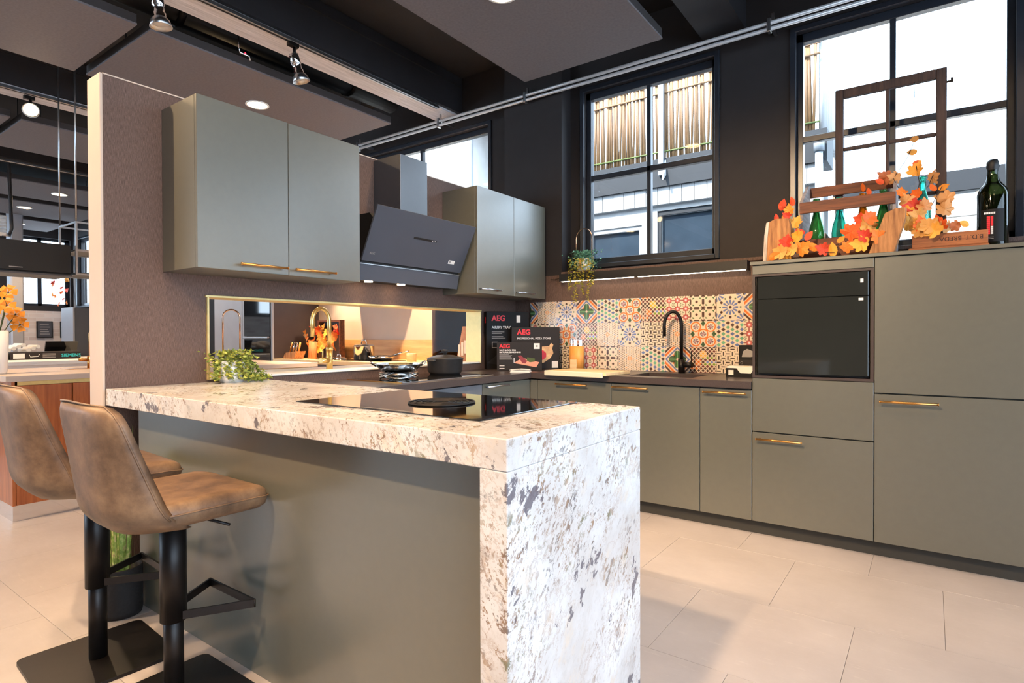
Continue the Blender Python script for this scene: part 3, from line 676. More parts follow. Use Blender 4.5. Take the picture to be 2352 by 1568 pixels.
# ================================================================== TILE SPLASHBACK
CR = np.array([226,207,184.]); BR = np.array([72,46,36.]); BL = np.array([98,116,170.]); GRN = np.array([70,104,60.]); ORG = np.array([226,116,40.]); MAR = np.array([142,72,66.]); TEAL = np.array([110,176,140.]); YEL = np.array([238,178,60.])
def base(u): return np.ones(u.shape+(3,))*CR
def put(c, m, col): c[m] = col
def p_leaf(u, v):
    c = base(u); x, y = u-.5, v-.5; ax, ay = abs(x), abs(y); d = ax+ay
    put(c, (d > .42) & (d < .5), BL); put(c, (d > .58) & (d < .68), ORG); put(c, (d > .73) & (d < .83), BR); put(c, d > .93, BL*.9)
    for a, b in ((ax,ay),(ay,ax)):
        m = (a < .34) & (b < .115*np.sqrt(np.clip(1-((a-.18)/.18)**2,0,1))+.012)
        put(c, m, GRN); put(c, m & (b < .018), GRN*1.6)
        put(c, m & (b > .085), GRN*.6)
    for sx in (-1,1):
        for sy in (-1,1): put(c, np.hypot(x-sx*.155, y-sy*.155) < .035, ORG*.95)
    put(c, np.hypot(x,y) < .05, np.array([236,196,180.])); return c
def p_rosette(u, v):
    c = base(u)
    for cx, cy, R in ((.5,.5,.29),(0,0.0,.29),(1,0.0,.29),(0,1.,.29),(1,1.,.29)):
        x, y = u-cx, v-cy; r = np.hypot(x,y); t = np.arctan2(y,x)
        k = np.cos(12*t); put(c, (r > .1) & (r < R) & (k > .45-.75*np.sin((r-.1)/.19*math.pi)), BL); put(c, r < .055, BR)
    for i in range(12):
        t = i*math.pi/6; x, y = .5+.37*math.cos(t), .5+.37*math.sin(t); put(c, np.hypot(u-x,v-y) < (.05 if i % 2 else .032), BR if i % 2 else GRN*.9)
    return c
def p_scale(u, v):
    c = base(u); p = 6.0; a = u*p; row = v*p; i = np.floor(a); j = np.floor(row*1.0)
    X = (a % 1)-.5; Yy = (row+.5*(i % 2)) % 1-.5
    m = (abs(X)*.9+abs(Yy)) < .43
    jj = np.floor(row+.5*(i % 2))+np.abs(i-2.5).astype(int)
    cols = [BR, BL, TEAL, BL*.9, TEAL*.9]
    for k, col in enumerate(cols): put(c, m & ((jj % 5) == k), col)
    return c
def p_circles(u, v):
    c = base(u); put(c, (abs(u-.5)+abs(v-.5)) > .9, BL)
    for x, y in ((.5,.09),(.5,.91),(.09,.5),(.91,.5)):
        a, b = abs(u-x), abs(v-y); put(c, (a+b < .09) | ((a < .04) & (b < .1)), GRN*.8)
    for x, y in ((.22,.22),(.78,.22),(.5,.5),(.22,.78),(.78,.78)):
        X, Y2 = u-x, v-y; r = np.hypot(X,Y2); t = np.arctan2(Y2,X); put(c, r < .2, CR*1.03); put(c, (r > .155) & (r < .2), ORG)
        put(c, (r < .115) & (np.cos(8*t) > .1), BL*.8); put(c, (r < .1) & (np.cos(4*t+.6) > .5), MAR); put(c, r < .025, np.array([210,150,170.]))
    return np.clip(c, 0, 250)
def p_diamonds(u, v):
    c = base(u); a = (u+v)*6; b = (u-v)*6; m = (abs(a % 1-.5) < .36) & (abs(b % 1-.5) < .36)
    h = (np.floor(a)*7+np.floor(b)*13) % 10; put(c, m, BR); put(c, m & (h < 3), MAR*.8)
    put(c, m & (h > 7) & (u > .5), np.array([120,150,40.])); put(c, m & (np.hypot(u-.32,v-.4) < .13), ORG); put(c, m & (np.hypot(u-.5,v-.72) < .14), YEL)
    put(c, m & (h == 5) & (u > .6), BL*1.2); put(c, m & (h == 4) & (u < .4), ORG*.9); return c
def p_red(u, v):
    c = base(u); p = 3.0; X = (u*p) % 1-.5; Yy = (v*p) % 1-.5; r = np.hypot(X,Yy); t = np.arctan2(Yy,X)
    put(c, (np.minimum(abs(X),abs(Yy)) < .06), MAR*1.1); put(c, r < .34+.05*np.cos(8*t), MAR*1.1); put(c, r < .24, MAR*1.45); put(c, r < .12, np.array([226,206,214.]))
    X2 = (u*p+.5) % 1-.5; Y2 = (v*p+.5) % 1-.5; r2 = np.hypot(X2,Y2); t2 = np.arctan2(Y2,X2); put(c, (r2 < .3), CR); put(c, (r2 < .24) & (r2 > .07) & (np.cos(6*t2) > .3), GRN*.8); return np.clip(c, 0, 250)
def p_star(u, v):
    c = base(u); p = 2.0; X = (u*p+.5) % 1-.5; Yy = (v*p+.5) % 1-.5; r = np.hypot(X,Yy); t = np.arctan2(Yy,X); put(c, r < .16+.05*np.cos(8*t), BR)
    X2 = (u*p) % 1-.5; Y2 = (v*p) % 1-.5; r2 = np.hypot(X2,Y2); put(c, r2 < .1, BR*1.2)
    for a, b in ((X2,Yy),(Y2,X)): put(c, (abs(a)+abs(b)*.6 < .23) & (abs(b) < .095), BR)
    put(c, (abs(abs(X2)-.25) < .07) & (abs(abs(Y2)-.25) < .07) & (abs(X2)+abs(Y2) > .47), GRN); return c
def p_weave(u, v):
    c = base(u); p = 6.0; i = np.floor(u*p); j = np.floor(v*p); X = (u*p) % 1-.5; Yy = (v*p) % 1-.5; o = ((i+j) % 2 == 0)
    put(c, o & (abs(Yy) < .13) & (abs(X) < .44), BR*.7); put(c, ~o & (abs(X) < .13) & (abs(Yy) < .44), BR*.7)
    put(c, (abs(abs(X)-.5)+abs(abs(Yy)-.5)) < .17, np.array([122,116,70.])); return c
def p_dots(u, v):
    c = base(u); x, y = u-.5, v-.5; p = 13.0; a = (u*p) % 1-.5; b = (v*p+.5*np.floor(u*p)) % 1-.5; h = (np.floor(u*p)*5+np.floor(v*p)*3) % 7
    m = np.hypot(a*.8,b) < .215; put(c, m, BR); put(c, m & (h == 2), ORG); put(c, m & (h == 5), BL)
    for cx, cy in ((.5,.5),(.22,.22),(.78,.22),(.22,.78),(.78,.78)):
        r = np.hypot(u-cx,v-cy); t = np.arctan2(v-cy,u-cx); w = .1 if cx == .5 else .07
        put(c, r < w, CR); put(c, (r < w) & (r > .02) & (np.cos(8*t) > .3), ORG if cx == .5 else BR)
    return c
PAT = dict(l=p_leaf, r=p_rosette, s=p_scale, c=p_circles, d=p_diamonds, f=p_red, b=p_star, w=p_weave, o=p_dots)
layout = ['lorlscdfbrl', 'fbcdorwocsf', 'wdwfbosldwc']
sp = thing('tile_splashback', 'patchwork of colourful patterned tiles behind the sink', 'splashback', (1.15,3.183,.905))
obj('grout_bed', MB().box(.165,2.15,3.181,3.1855,.905,1.468), 'grout', sp)
TW, TH = .1905, .1875; tmesh = {}
for j, row in enumerate(layout):
    for i, k in enumerate(row):
        x0 = .246+(i-1)*TW; zt_ = 1.468-j*TH
        if i == 0:
            fn = (lambda u, v, F=PAT[k]: F(.58+u*.42, v)); o = colour_grid('tile', TW*.415, TH-.001, 24, 52, fn, 'tile', None, .005); x0 = .167
        else:
            if k not in tmesh:
                o = colour_grid('tile', TW-.001, TH-.001, 56, 56, PAT[k], 'tile', None, .005); tmesh[k] = o.data
            else: o = bpy.data.objects.new('tile', tmesh[k]); COL.objects.link(o)
        o.parent = sp; o.matrix_local = Matrix.Translation(Vector((x0,3.176,zt_-TH+.0005))-sp.location) @ Matrix.Rotation(math.pi/2, 4, 'X')
# ================================================================== THINGS ON THE WORKTOPS
def carton(label, A, Bp, depth, h, m, z=.904):
    """printed box whose front bottom edge runs from A to Bp; returns thing, width (local x along the front, -y is the front)"""
    A = Vector((*A,z)); Bv = Vector((*Bp,z)); d = Bv-A; w = d.length
    t = thing('product_box', label, 'box', tuple(A), math.atan2(d.y,d.x))
    obj('carton', MB().box(0,w,0,depth,0,h,r=.002), m, t, local=True)
    return t, w
def ftext(t, s, x, z, size, m, sx=1.0, bold=0.0): return lettering(t, s, size, m, face((x,-.0006,z), (1,0,0), (0,0,1)), sx=sx, bold=bold)
def fpatch(t, name, x0, x1, z0, z1, m, lift=.0008):
    q = MB().quad((x0,-lift,z0),(x1,-lift,z0),(x1,-lift,z1),(x0,-lift,z1)); return obj(name, q, m, t, local=True)
def fpoly(t, name, pts, m, lift=.001):
    q = MB(); q.add([(x,-lift,z) for x,z in pts], [tuple(range(len(pts)))]); return obj(name, q, m, t, local=True)
t, w = carton('tall black kitchen accessory box against the partition beside the gold frame', (.055,2.70), (.255,3.02), .06, .475, 'cardb')
ftext(t, 'AEG', .045, .40, .062, 'red', bold=.002); ftext(t, 'AIRFRY TRAY', .045, .335, .028, 'wprint', bold=.0006)
for k in range(4): fpatch(t, 'text_line', .045, .045+(.11,.09,.10,.12)[k], .305-k*.013-(.012 if k > 1 else 0), .309-k*.013-(.012 if k > 1 else 0), 'gprint')
fpatch(t, 'icon_outer', .045, .095, .175, .225, 'gprint'); fpatch(t, 'icon_inner', .051, .089, .181, .219, 'cardb', .0012)
fpatch(t, 'price_label', .265, .30, .385, .445, 'wprint'); fpoly(t, 'tray_picture', [(0,.05),(.2,.02),(.2,.12),(.12,.14)], 'black')
obj('spine_logo', MB().quad((-.0008,.02,.38),(-.0008,.045,.38),(-.0008,.045,.43),(-.0008,.02,.43)), 'red', t, local=True)
t, w = carton('wide dark accessory box behind the smaller box in the corner', (.225,2.815), (.525,3.075), .06, .345, 'card')
ftext(t, 'AEG', .045, .285, .058, 'red', bold=.002); ftext(t, 'PROFESSIONAL PIZZA STONE', .045, .245, .021, 'wprint', bold=.0004)
fpatch(t, 'product_label', w-.065, w-.015, .01, .065, 'wprint')
fpoly(t, 'pizza_board_picture', [(.2,.06),(.26,.05),(.32,.09),(.345,.13),(.335,.17),(.345,.2),(.325,.215),(.31,.19),(.2,.18)], 'oak'); fpoly(t, 'pizza_picture', [(.2,.075),(.26,.075),(.285,.10),(.285,.13),(.26,.155),(.2,.15)], 'red', .0014)
for k in range(3): obj('side_mark', MB().quad((w+.0008,.02,.30-k*.045),(w+.0008,.04,.30-k*.045),(w+.0008,.04,.32-k*.045),(w+.0008,.02,.32-k*.045)), 'gprint', t, local=True)
t, w = carton('front dark box with pink salt block picture in the corner', (.235,2.60), (.52,2.815), .05, .225, 'card')
ftext(t, 'AEG', .02, .178, .044, 'red', bold=.0016); ftext(t, 'SALT BLOCK FOR\nNATURAL SEASONING', .02, .155, .0165, 'wprint', bold=.0005)
for k in range(6): fpatch(t, 'text_line', .02, .02+(.075,.1,.09,.095,.1,.105)[k], .125-k*.0075, .128-k*.0075, 'gprint')
for k in range(2): fpatch(t, 'text_line', .02, .06, .035-k*.02, .04-k*.02, 'wprint')
fpatch(t, 'product_label', w-.065, w-.018, .17, .215, 'wprint'); fpatch(t, 'label_icon', w-.05, w-.034, .185, .2, 'gprint', .0012)
fpoly(t, 'salt_block_picture', [(.135,.06),(.2,.10),(.335,.065),(.31,.025)], mat('salt_pink', (232,150,120), .5)); fpoly(t, 'meat_picture', [(.165,.115),(.19,.12),(.24,.075),(.225,.055),(.2,.06)], mat('meat_red', (140,40,44), .5), .0014)
fpoly(t, 'salad_picture', [(.24,.105),(.3,.095),(.3,.07),(.26,.065),(.235,.08)], 'canew', .0014); fpatch(t, 'rack_picture', .133, .138, .06, .1, 'wprint', .0014)
bk = thing('booklet', 'stack of white leaflets in front of the dark boxes', 'booklet', (.5,2.55,.904), .45)
for k in range(4): obj('leaflet', MB().box(-.075+k*.003,.075-k*.002,-.05,.05,k*.004,k*.004+.0035), 'paperw', bk, local=True)
obj('cover_sheet', MB().prism([(-.075,.016),(.0,.022),(.07,.018),(.07,.020),(0,.025),(-.078,.019)], 'y', -.05, .05), 'paperw', bk, local=True)
kb = thing('knife_block', 'oval beech knife block with clear handled knives', 'knife block', (.715,3.02,.904))
obj('block', MB().lathe([(0,0),(.066,0),(.062,.19),(.0,.19)], n=32).xf(Matrix.Diagonal((1,.62,1,1))), 'beech', kb, local=True)
obj('acrylic_top', MB().lathe([(0,.19),(.060,.19),(.058,.205),(0,.205)], n=32).xf(Matrix.Diagonal((1,.62,1,1))), 'clear', kb, local=True)
obj('front_plate', MB().box(-.035,.025,-.045,-.036,0,.085,r=.002), 'boardw', kb, local=True)
for k in range(5):
    x = -.045+k*.022; kn = obj('knife_handle', MB().box(x-.007,x+.007,-.01+(k % 2)*.012,.008+(k % 2)*.012,.205,.31+.02*((k*3) % 2),r=.004), 'clear', kb, local=True)
    obj('blade', MB().box(x-.006,x+.006,-.0005+(k % 2)*.012,.001+(k % 2)*.012,.08,.24), 'steel', kn, local=True)
cb = thing('chopping_board', 'pale wooden chopping board overhanging the dark worktop', 'chopping board', (1.01,2.67,.904), -.09)
obj('board', MB().box(-.25,.25,-.175,.16,.0005,.024,r=.003), 'boardw', cb, local=True); obj('front_lip', MB().box(-.25,.235,-.199,-.1745,-.012,.0245,r=.004), 'board_edge', cb, local=True)
fc = thing('black_tap', 'matt black arched kitchen tap at the sink', 'tap', (1.545,3.09,.904))
obj('base', MB().cyl((1.545,3.09,.904),(1.545,3.09,1.005),.024,n=20), 'black_metal', fc)
arc = [(1.545,3.09,1.0),(1.545,3.09,1.22)]+[(1.545-.055+.055*math.cos(t)*1.0, 3.09-.05*(1-math.cos(t))*.5, 1.25+.1*math.sin(t)) for t in (math.pi*k/10 for k in range(11))]+[(1.435,3.04,1.17)]
obj('spout', MB().tube(arc, .0125, 12), 'black_metal', fc)
lv = obj('lever_body', MB().cyl((1.555,3.09,.965),(1.63,3.075,.965),.02,n=18), 'black_metal', fc); obj('lever', MB().cyl((1.622,3.077,.98),(1.622,3.077,1.065),.004,n=8), 'black_metal', lv)
bx = thing('appliance_box', 'dark box with pale picture standing behind the knife set box', 'box', (2.02,3.04,.904))
obj('carton', MB().box(1.955,2.15,3.05,3.13,.904,1.11,r=.002), 'cardb', bx); q = MB(); q.add([(1.975,3.049,1.03),(2.01,3.049,1.03),(2.03,3.049,1.03),(2.06,3.049,1.035),(2.045,3.049,1.07),(2.01,3.049,1.085),(1.985,3.049,1.07)], [(0,1,2,3,4,5,6)]); obj('product_picture', q, 'gprint', bx); obj('lower_band', MB().quad((1.955,3.0488,.975),(2.15,3.0488,.975),(2.15,3.0488,1.01),(1.955,3.0488,1.01)), 'card', bx); obj('ring_mark', MB().tube([(1.975+.008*math.cos(t),3.048,.99+.008*math.sin(t)) for t in (k*math.pi/8 for k in range(16))], .0012, 5, closed=True), 'gprint', bx)
bx = thing('sleeve_box', 'low black and cream box beside the oven tower', 'box', (2.03,2.93,.904))
obj('inner_tray', MB().box(1.925,2.15,2.88,2.99,.905,.975,r=.002), 'paperw', bx); slv = MB().prism([(1.92,.904),(2.15,.904),(2.15,.962),(2.095,.962),(2.075,.93),(2.01,.93),(1.985,.962),(1.92,.962)], 'y', 2.874, 2.8785); obj('sleeve', slv, 'cardb', bx)
obj('print_mark', MB().quad((1.935,2.8735,.918),(1.968,2.8735,.918),(1.968,2.8735,.95),(1.935,2.8735,.95)), 'wprint', bx); obj('print_mark', MB().quad((2.11,2.8735,.92),(2.145,2.8735,.92),(2.145,2.8735,.95),(2.11,2.8735,.95)), 'wprint', bx); obj('lid_label', MB().box(2.02,2.05,2.9,2.94,.9752,.976), 'goldlam', bx)
# pan on trivet, casserole
pn = thing('steel_pan', 'shallow polished steel pan resting on a twisted trivet', 'pan', (.297,1.50,.955))
obj('bowl', MB().lathe([(0,0),(.095,0),(.105,.004),(.148,.048),(.152,.05),(.148,.052),(.102,.009),(0,.006)], (.297,1.50,.953), 40), 'steel', pn)
for s in (1,-1):
    c0 = Vector((.297,1.50,.99)); dx = Vector((.45*s,.89*s,0)).normalized(); side = Vector((-dx.y,dx.x,0))
    obj('loop_handle', MB().tube([c0+dx*.135+side*.035, c0+dx*.17+side*.03+Vector((0,0,.022)), c0+dx*.175+Vector((0,0,.028)), c0+dx*.17-side*.03+Vector((0,0,.022)), c0+dx*.135-side*.035], .005, 8), 'steel', pn)
tv = thing('twisted_trivet', 'twisted polished steel trivet on the worktop hob', 'trivet', (.297,1.50,.909))
for r in range(2): obj('ring', MB().tube([(.297+.115*math.cos(t), 1.50+.115*math.sin(t), .931+.013*math.sin(2*t+r*math.pi)) for t in (2*math.pi*k/40 for k in range(40))], .0085, 10, closed=True), 'steel', tv)
cs = thing('casserole', 'dark cast iron casserole with lid on the worktop', 'casserole', (.215,2.02,.909))
obj('body', MB().lathe([(0,0),(.105,0),(.122,.022),(.127,.105),(.131,.11),(.125,.112),(.118,.022),(0,.01)], (.215,2.02,.909), 40), 'castiron', cs)
ld = obj('lid', MB().lathe([(0,.137),(.06,.133),(.118,.118),(.126,.1105),(.0,.1105)], (.215,2.02,.909), 40), 'castiron', cs); obj('knob', MB().lathe([(0,.135),(.012,.135),(.01,.155),(.028,.163),(.026,.172),(0,.174)], (.215,2.02,.909), 20), 'castiron', ld)
for s in (1,-1): obj('side_handle', MB().box(.215-.035,.215+.035,2.02+s*.128,2.02+s*.155,1.002,1.014,r=.005), 'castiron', cs)
# hoop planters
def leaf_cloud(pts, size, seed, jit):
    rnd = random.Random(seed); m = MB()
    for p in pts:
        p = Vector(p)+Vector((rnd.gauss(0,jit),rnd.gauss(0,jit),rnd.gauss(0,jit*.7))); s = size*rnd.uniform(.7,1.3)
        q = Matrix.Rotation(rnd.uniform(0,6.28),3,'Z') @ Matrix.Rotation(rnd.uniform(-1.2,1.2),3,'X')
        m.add([p+q @ Vector(v)*s for v in ((-.5,0,0),(0,-.45,.12),(.55,0,0),(0,.45,.12),(0,0,-.1))], [(0,1,4),(1,2,4),(2,3,4),(3,0,4)])
    return m
def hoop_planter(label, x, y, z, pr, ph, hoop_top, hoop_w, axis, crown, trails, fol, folt, seed):
    t = thing('hoop_planter', label, 'plant', (x,y,z)); rnd = random.Random(seed)
    obj('pot', MB().lathe([(0,0),(pr*.85,0),(pr,ph*.2),(pr,ph),(pr*.92,ph),(pr*.9,ph*.85),(0,ph*.85)], (x,y,z), 24), 'white', t)
    ax = Vector(axis).normalized(); pts = [Vector((x,y,z+ph*.9))+ax*hoop_w, Vector((x,y,hoop_top-hoop_w))+ax*hoop_w]
    pts += [Vector((x,y,hoop_top-hoop_w))+ax*hoop_w*math.cos(a)+Vector((0,0,hoop_w*math.sin(a))) for a in (math.pi*k/12 for k in range(1,12))]
    pts += [Vector((x,y,hoop_top-hoop_w))-ax*hoop_w, Vector((x,y,z+ph*.9))-ax*hoop_w]
    obj('hoop', MB().tube(pts, .004, 8), 'copper', t); obj('strap', MB().box(x-.01,x+.01,y-pr-.006,y-pr,z+ph*.2,z+ph), 'beech', t)
    cl = [(x+rnd.gauss(0,crown[0]), y+rnd.gauss(0,crown[0]*.7), z+ph*crown[1]+rnd.uniform(-crown[2],crown[2])) for _ in range(crown[3])]
    cl = [(max(px, .035), py, max(pz, z+.022)) if x < .2 else (px, py, max(pz, z+.015)) for px, py, pz in cl]
    o = obj('foliage', leaf_cloud(cl, .019, seed, .004), fol, t); o['kind'] = 'stuff'
    for (a, b, n) in trails:
        a, b = Vector(a), Vector(b); pts = [a.lerp(b, (k+.5)/n) for k in range(n)]
        st = obj('trailing_stem', leaf_cloud(pts, .016, seed+int(a.x*1e4) % 997, .008), folt, t); st['kind'] = 'stuff'
    return t
hoop_planter('small hoop planter with trailing yellow stems on the window ledge', .66, 3.245, 1.715, .055, .10, 2.07, .082, (1,-.15,0), (.052,.95,.075,1000),
    [((.62,3.09,1.80),(.615,3.085,1.55),90),((.665,3.09,1.80),(.665,3.085,1.44),130),((.70,3.09,1.80),(.70,3.085,1.59),70),((.735,3.09,1.80),(.735,3.085,1.50),110),((.785,3.09,1.80),(.785,3.085,1.47),120),((.825,3.09,1.80),(.82,3.085,1.57),80)], 'foliageB', 'foliageY', 5)
hoop_planter('hoop planter with trailing green plant on the island by the opening', .10, .53, .944, .062, .11, 1.315, .04, (.6,.8,0), (.06,.8,.075,1100),
    [((.13,0.490,1.07),(.16,0.490,.96),110),((.13,0.570,1.09),(.16,0.620,.965),150),((.11,0.600,1.07),(.14,0.690,.965),150),((.16,0.530,1.05),(.20,0.560,.96),150),((.10,0.460,1.05),(.14,0.430,.958),140),((.14,0.550,.975),(.20,0.650,.955),200),((.12,0.590,.98),(.12,0.730,.958),160)], 'foliage', 'foliage', 8)
# ================================================================== DECORATION ON THE TALL CABINETS
ZT = 1.605
def log(label, poly, y0, y1, lean=0):
    t = thing('log_slab', label, 'log', ((poly[0][0]+poly[1][0])/2,(y0+y1)/2,ZT)); m = MB(); rnd = random.Random(len(label))
    n = len(poly); ring = []
    for k, y in enumerate((y0,y0+(y1-y0)*.25,y1-(y1-y0)*.25,y1)):
        s = (.94,1,1,.94)[k]; cx = sum(p[0] for p in poly)/n; ring.append([(cx+(p[0]-cx)*s+rnd.uniform(-.003,.003), y, p[1]) for p in poly])
    v = sum(ring, []); f = [tuple(range(n))[::-1], tuple(range(3*n,4*n))]+[(k*n+i,k*n+(i+1) % n,(k+1)*n+(i+1) % n,(k+1)*n+i) for k in range(3) for i in range(n)]
    m.add(v, f); o = obj('split_wood', m, 'bark', t); return t
t = log('upright split log slab with pale bark edge left of the bottle crate', [(2.215,ZT),(2.345,ZT),(2.36,1.70),(2.358,1.80),(2.34,1.852),(2.27,1.856),(2.232,1.84),(2.222,1.75)], 2.62, 2.72)
obj('bark_edge', MB().prism([(2.205,ZT),(2.224,ZT),(2.230,1.75),(2.24,1.842),(2.224,1.838),(2.212,1.76)], 'y', 2.615, 2.722), 'barkedge', t)
log('leaning split log slab right of the bottle crate', [(2.735,ZT),(2.855,ZT),(2.905,1.78),(2.908,1.835),(2.86,1.836),(2.815,1.815)], 2.585, 2.665)
cr = thing('bottle_crate', 'old wooden bottle crate with open sides on the tall cabinet', 'crate', (2.628,2.83,ZT))
for x in (2.385,2.842): obj('end_board', MB().prism([(2.715,ZT),(2.96,ZT),(2.985,2.088),(2.94,2.094),(2.715,1.952)], 'x', x, x+.016), 'cratel', cr)
obj('front_board', MB().box(2.387,2.857,2.70,2.714,ZT+.01,1.73,r=.002), 'crate', cr); obj('front_rail', MB().box(2.387,2.857,2.70,2.714,1.884,1.949,r=.002), 'crate', cr)
obj('back_board', MB().box(2.387,2.857,2.961,2.973,ZT+.01,1.74,r=.002), 'crate', cr); obj('back_rail', MB().box(2.387,2.857,2.987,2.999,2.028,2.09,r=.002), 'crate', cr); obj('base_board', MB().box(2.402,2.841,2.715,2.96,ZT+.004,ZT+.014), 'crate', cr)
for x in (2.515,2.636,2.745): obj('divider', MB().box(x,x+.006,2.716,2.959,ZT+.015,1.76), 'cratel', cr)
lettering(cr, 'CASS', .05, 'ink', face((2.50,2.6993,1.655),(1,0,0),(0,0,1)), local=False)
def bottle(label, x, y, z, h, r, m, group=None, lab=False):
    t = thing('glass_bottle', label, 'bottle', (x,y,z), group=group)
    obj('glass', MB().lathe([(0,.003),(r*.9,0),(r,.01),(r,h*.42),(r*.92,h*.52),(r*.55,h*.68),(r*.42,h*.76),(r*.38,h*.95),(r*.46,h*.955),(r*.46,h*.99),(r*.3,h),(r*.28,h*.95),(r*.3,h*.76),(r*.45,h*.68),(r*.8,h*.52),(r*.9,h*.42),(r*.9,.015),(0,.013)], (x,y,z), 26), m, t); return t
for k, (x, y, m, l) in enumerate(((2.462,2.80,'b_green','dark green empty bottle in the first crate slot'),(2.578,2.83,'b_teal','clear teal empty bottle in the crate'),(2.698,2.80,'b_amber','amber brown bottle in the crate'),(2.797,2.77,'b_green','green bottle at the crate end behind red leaves'),(2.793,2.90,'b_teal','teal bottle at the back of the crate'))):
    bottle(l, x, y, ZT+.016, .36, .042, m)
c2 = thing('wooden_tray', 'shallow upturned wooden crate with stencilled letters beside the wine bottle', 'crate', (3.09,2.8,ZT))
obj('front_board', MB().box(2.93,3.243,2.69,2.702,1.632,1.70,r=.002), 'tray', c2); obj('top_board', MB().box(2.93,3.243,2.703,2.87,1.69,1.70), 'tray', c2); obj('base_lip', MB().box(2.915,3.247,2.684,2.875,1.617,1.6315,r=.002), 'tray', c2); obj('foot', MB().box(2.96,2.985,2.7,2.86,ZT,1.617), 'tray', c2); obj('foot', MB().box(3.20,3.225,2.7,2.86,ZT,1.617), 'tray', c2)
lettering(c2, 'B.D.T. BREDA', .03, 'ink', face((3.225,2.6893,1.678),(-1,0,0),(0,0,-1)) , local=False)
bottle('tall teal glass bottle standing on the upturned tray among leaves', 2.975, 2.80, 1.7005, .33, .037, 'b_teal')
wb = thing('wine_bottle', 'large dark wine bottle with black label by the window', 'bottle', (3.276,2.945,ZT))
obj('glass', MB().lathe([(0,.004),(.06,0),(.067,.012),(.067,.31),(.062,.335),(.04,.365),(.028,.385),(.025,.41),(.022,.455),(.026,.457),(.026,.475),(.022,.477),(.0,.477)], (3.276,2.945,ZT), 36), 'b_dark', wb)
obj('wine', MB().lathe([(0,.012),(.058,.012),(.058,.30),(0,.30)], (3.276,2.945,ZT), 28), mat('dark_wine', (14,14,6), .1), wb)
obj('capsule', MB().lathe([(.0235,.44),(.0275,.455),(.0275,.478),(.02,.494),(0,.496)], (3.276,2.945,ZT), 24), 'black', wb)
a0 = math.atan2(-3.9,-.25); R_ = .0676; q = MB(); n = 14
for i in range(n+1):
    t_ = a0-.78+1.56*i/n
    q.v += [(3.276+R_*math.cos(t_),2.945+R_*math.sin(t_),ZT+.055),(3.276+R_*math.cos(t_),2.945+R_*math.sin(t_),ZT+.225)]
for i in range(n): q.f.append((2*i,2*i+2,2*i+3,2*i+1)); q.sm.append(True); q.mi.append(0)
lb = obj('label', q, 'cardb', wb)
for k in range(7): obj('print_block', MB().box(3.236+k*.0068,3.2415+k*.0068,2.8755,2.8762,ZT+.199,ZT+.209), 'wprint', lb)
for k in range(9):
    z = ZT+.095+k*.0105; obj('print_block', MB().box(3.248,3.2615,2.8753,2.876,z,z+.009), 'red', lb); obj('print_block', MB().box(3.2645,3.274,2.8753,2.876,z,z+.009), 'red' if k > 3 else 'wprint', lb)
for k in range(2): obj('print_line', MB().box(3.248,3.276,2.8753,2.876,ZT+.078-k*.008,ZT+.0805-k*.008), 'gprint', lb)
of = thing('old_window_frame', 'weathered old wooden window frame leaning at the window', 'window frame', (2.80,3.1,ZT)); yo = 3.09
def ow(name, *a): return obj(name, MB().box(*a, r=.004), 'oldwood', of)
ow('stile',2.524,2.568,yo,yo+.035,ZT,2.70); ow('stile',3.033,3.083,yo,yo+.035,ZT,2.70); ow('rail',2.568,3.033,yo,yo+.035,2.645,2.70); ow('rail',2.568,3.033,yo,yo+.035,ZT,ZT+.06)
ow('glazing_bar',2.789,2.808,yo+.005,yo+.03,ZT+.06,2.645)
for z in (2.318,1.985): ow('glazing_bar',2.568,2.789,yo+.006,yo+.029,z,z+.022); ow('glazing_bar',2.808,3.033,yo+.006,yo+.029,z,z+.022)
for x0, x1 in ((2.568,2.789),(2.808,3.033)):
    for z0, z1 in ((2.34,2.645),(2.007,2.318),(ZT+.06,1.985)): obj('pane', B(x0,x1,yo+.016,yo+.019,z0,z1), 'pane', of)
obj('hinge_pin', MB().box(3.083,3.105,yo+.01,yo+.02,2.612,2.622).box(3.100,3.112,yo+.008,yo+.022,2.61,2.635), 'black_metal', of); obj('string', MB().tube([(2.93,yo-.004,2.65),(2.931,yo-.005,2.56),(2.927,yo-.005,2.53)], .0015, 5), 'black', of)
# autumn garland: each leaf its own piece
def leaf_mesh(name, pts, m, curl):
    v = [(0,-.1,0)]+[(x,y,curl*(x*x)+.12*math.sin(7*y+5*x)*abs(x)) for x,y in pts]; n = len(pts); me = MB()
    me.add(v, [(0,i,i+1) for i in range(1,n)]); full = MB(); full.add(me.v, me.f, False)
    w = [(x,y,z-.012) for x,y,z in v]; full.add(w, [tuple(reversed(q)) for q in me.f]); return mesh_of(full, name, m)
half = [(0,-.5),(.12,-.42),(.30,-.46),(.46,-.34),(.36,-.18),(.52,.0),(.44,.14),(.30,.12),(.28,.30),(.14,.34),(.10,.46),(0,.60)]
vine = half+[(-x,y) for x,y in half[::-1]]
oval = [(.0,-.5),(.2,-.38),(.32,-.1),(.26,.2),(.1,.42),(0,.55),(-.1,.42),(-.26,.2),(-.32,-.1),(-.2,-.38),(0,-.5)]
LM = [leaf_mesh('leaf', vine, 'leafA', .7), leaf_mesh('leaf', oval, 'leafA', -.6), leaf_mesh('leaf', vine, 'leafB', -.8)]
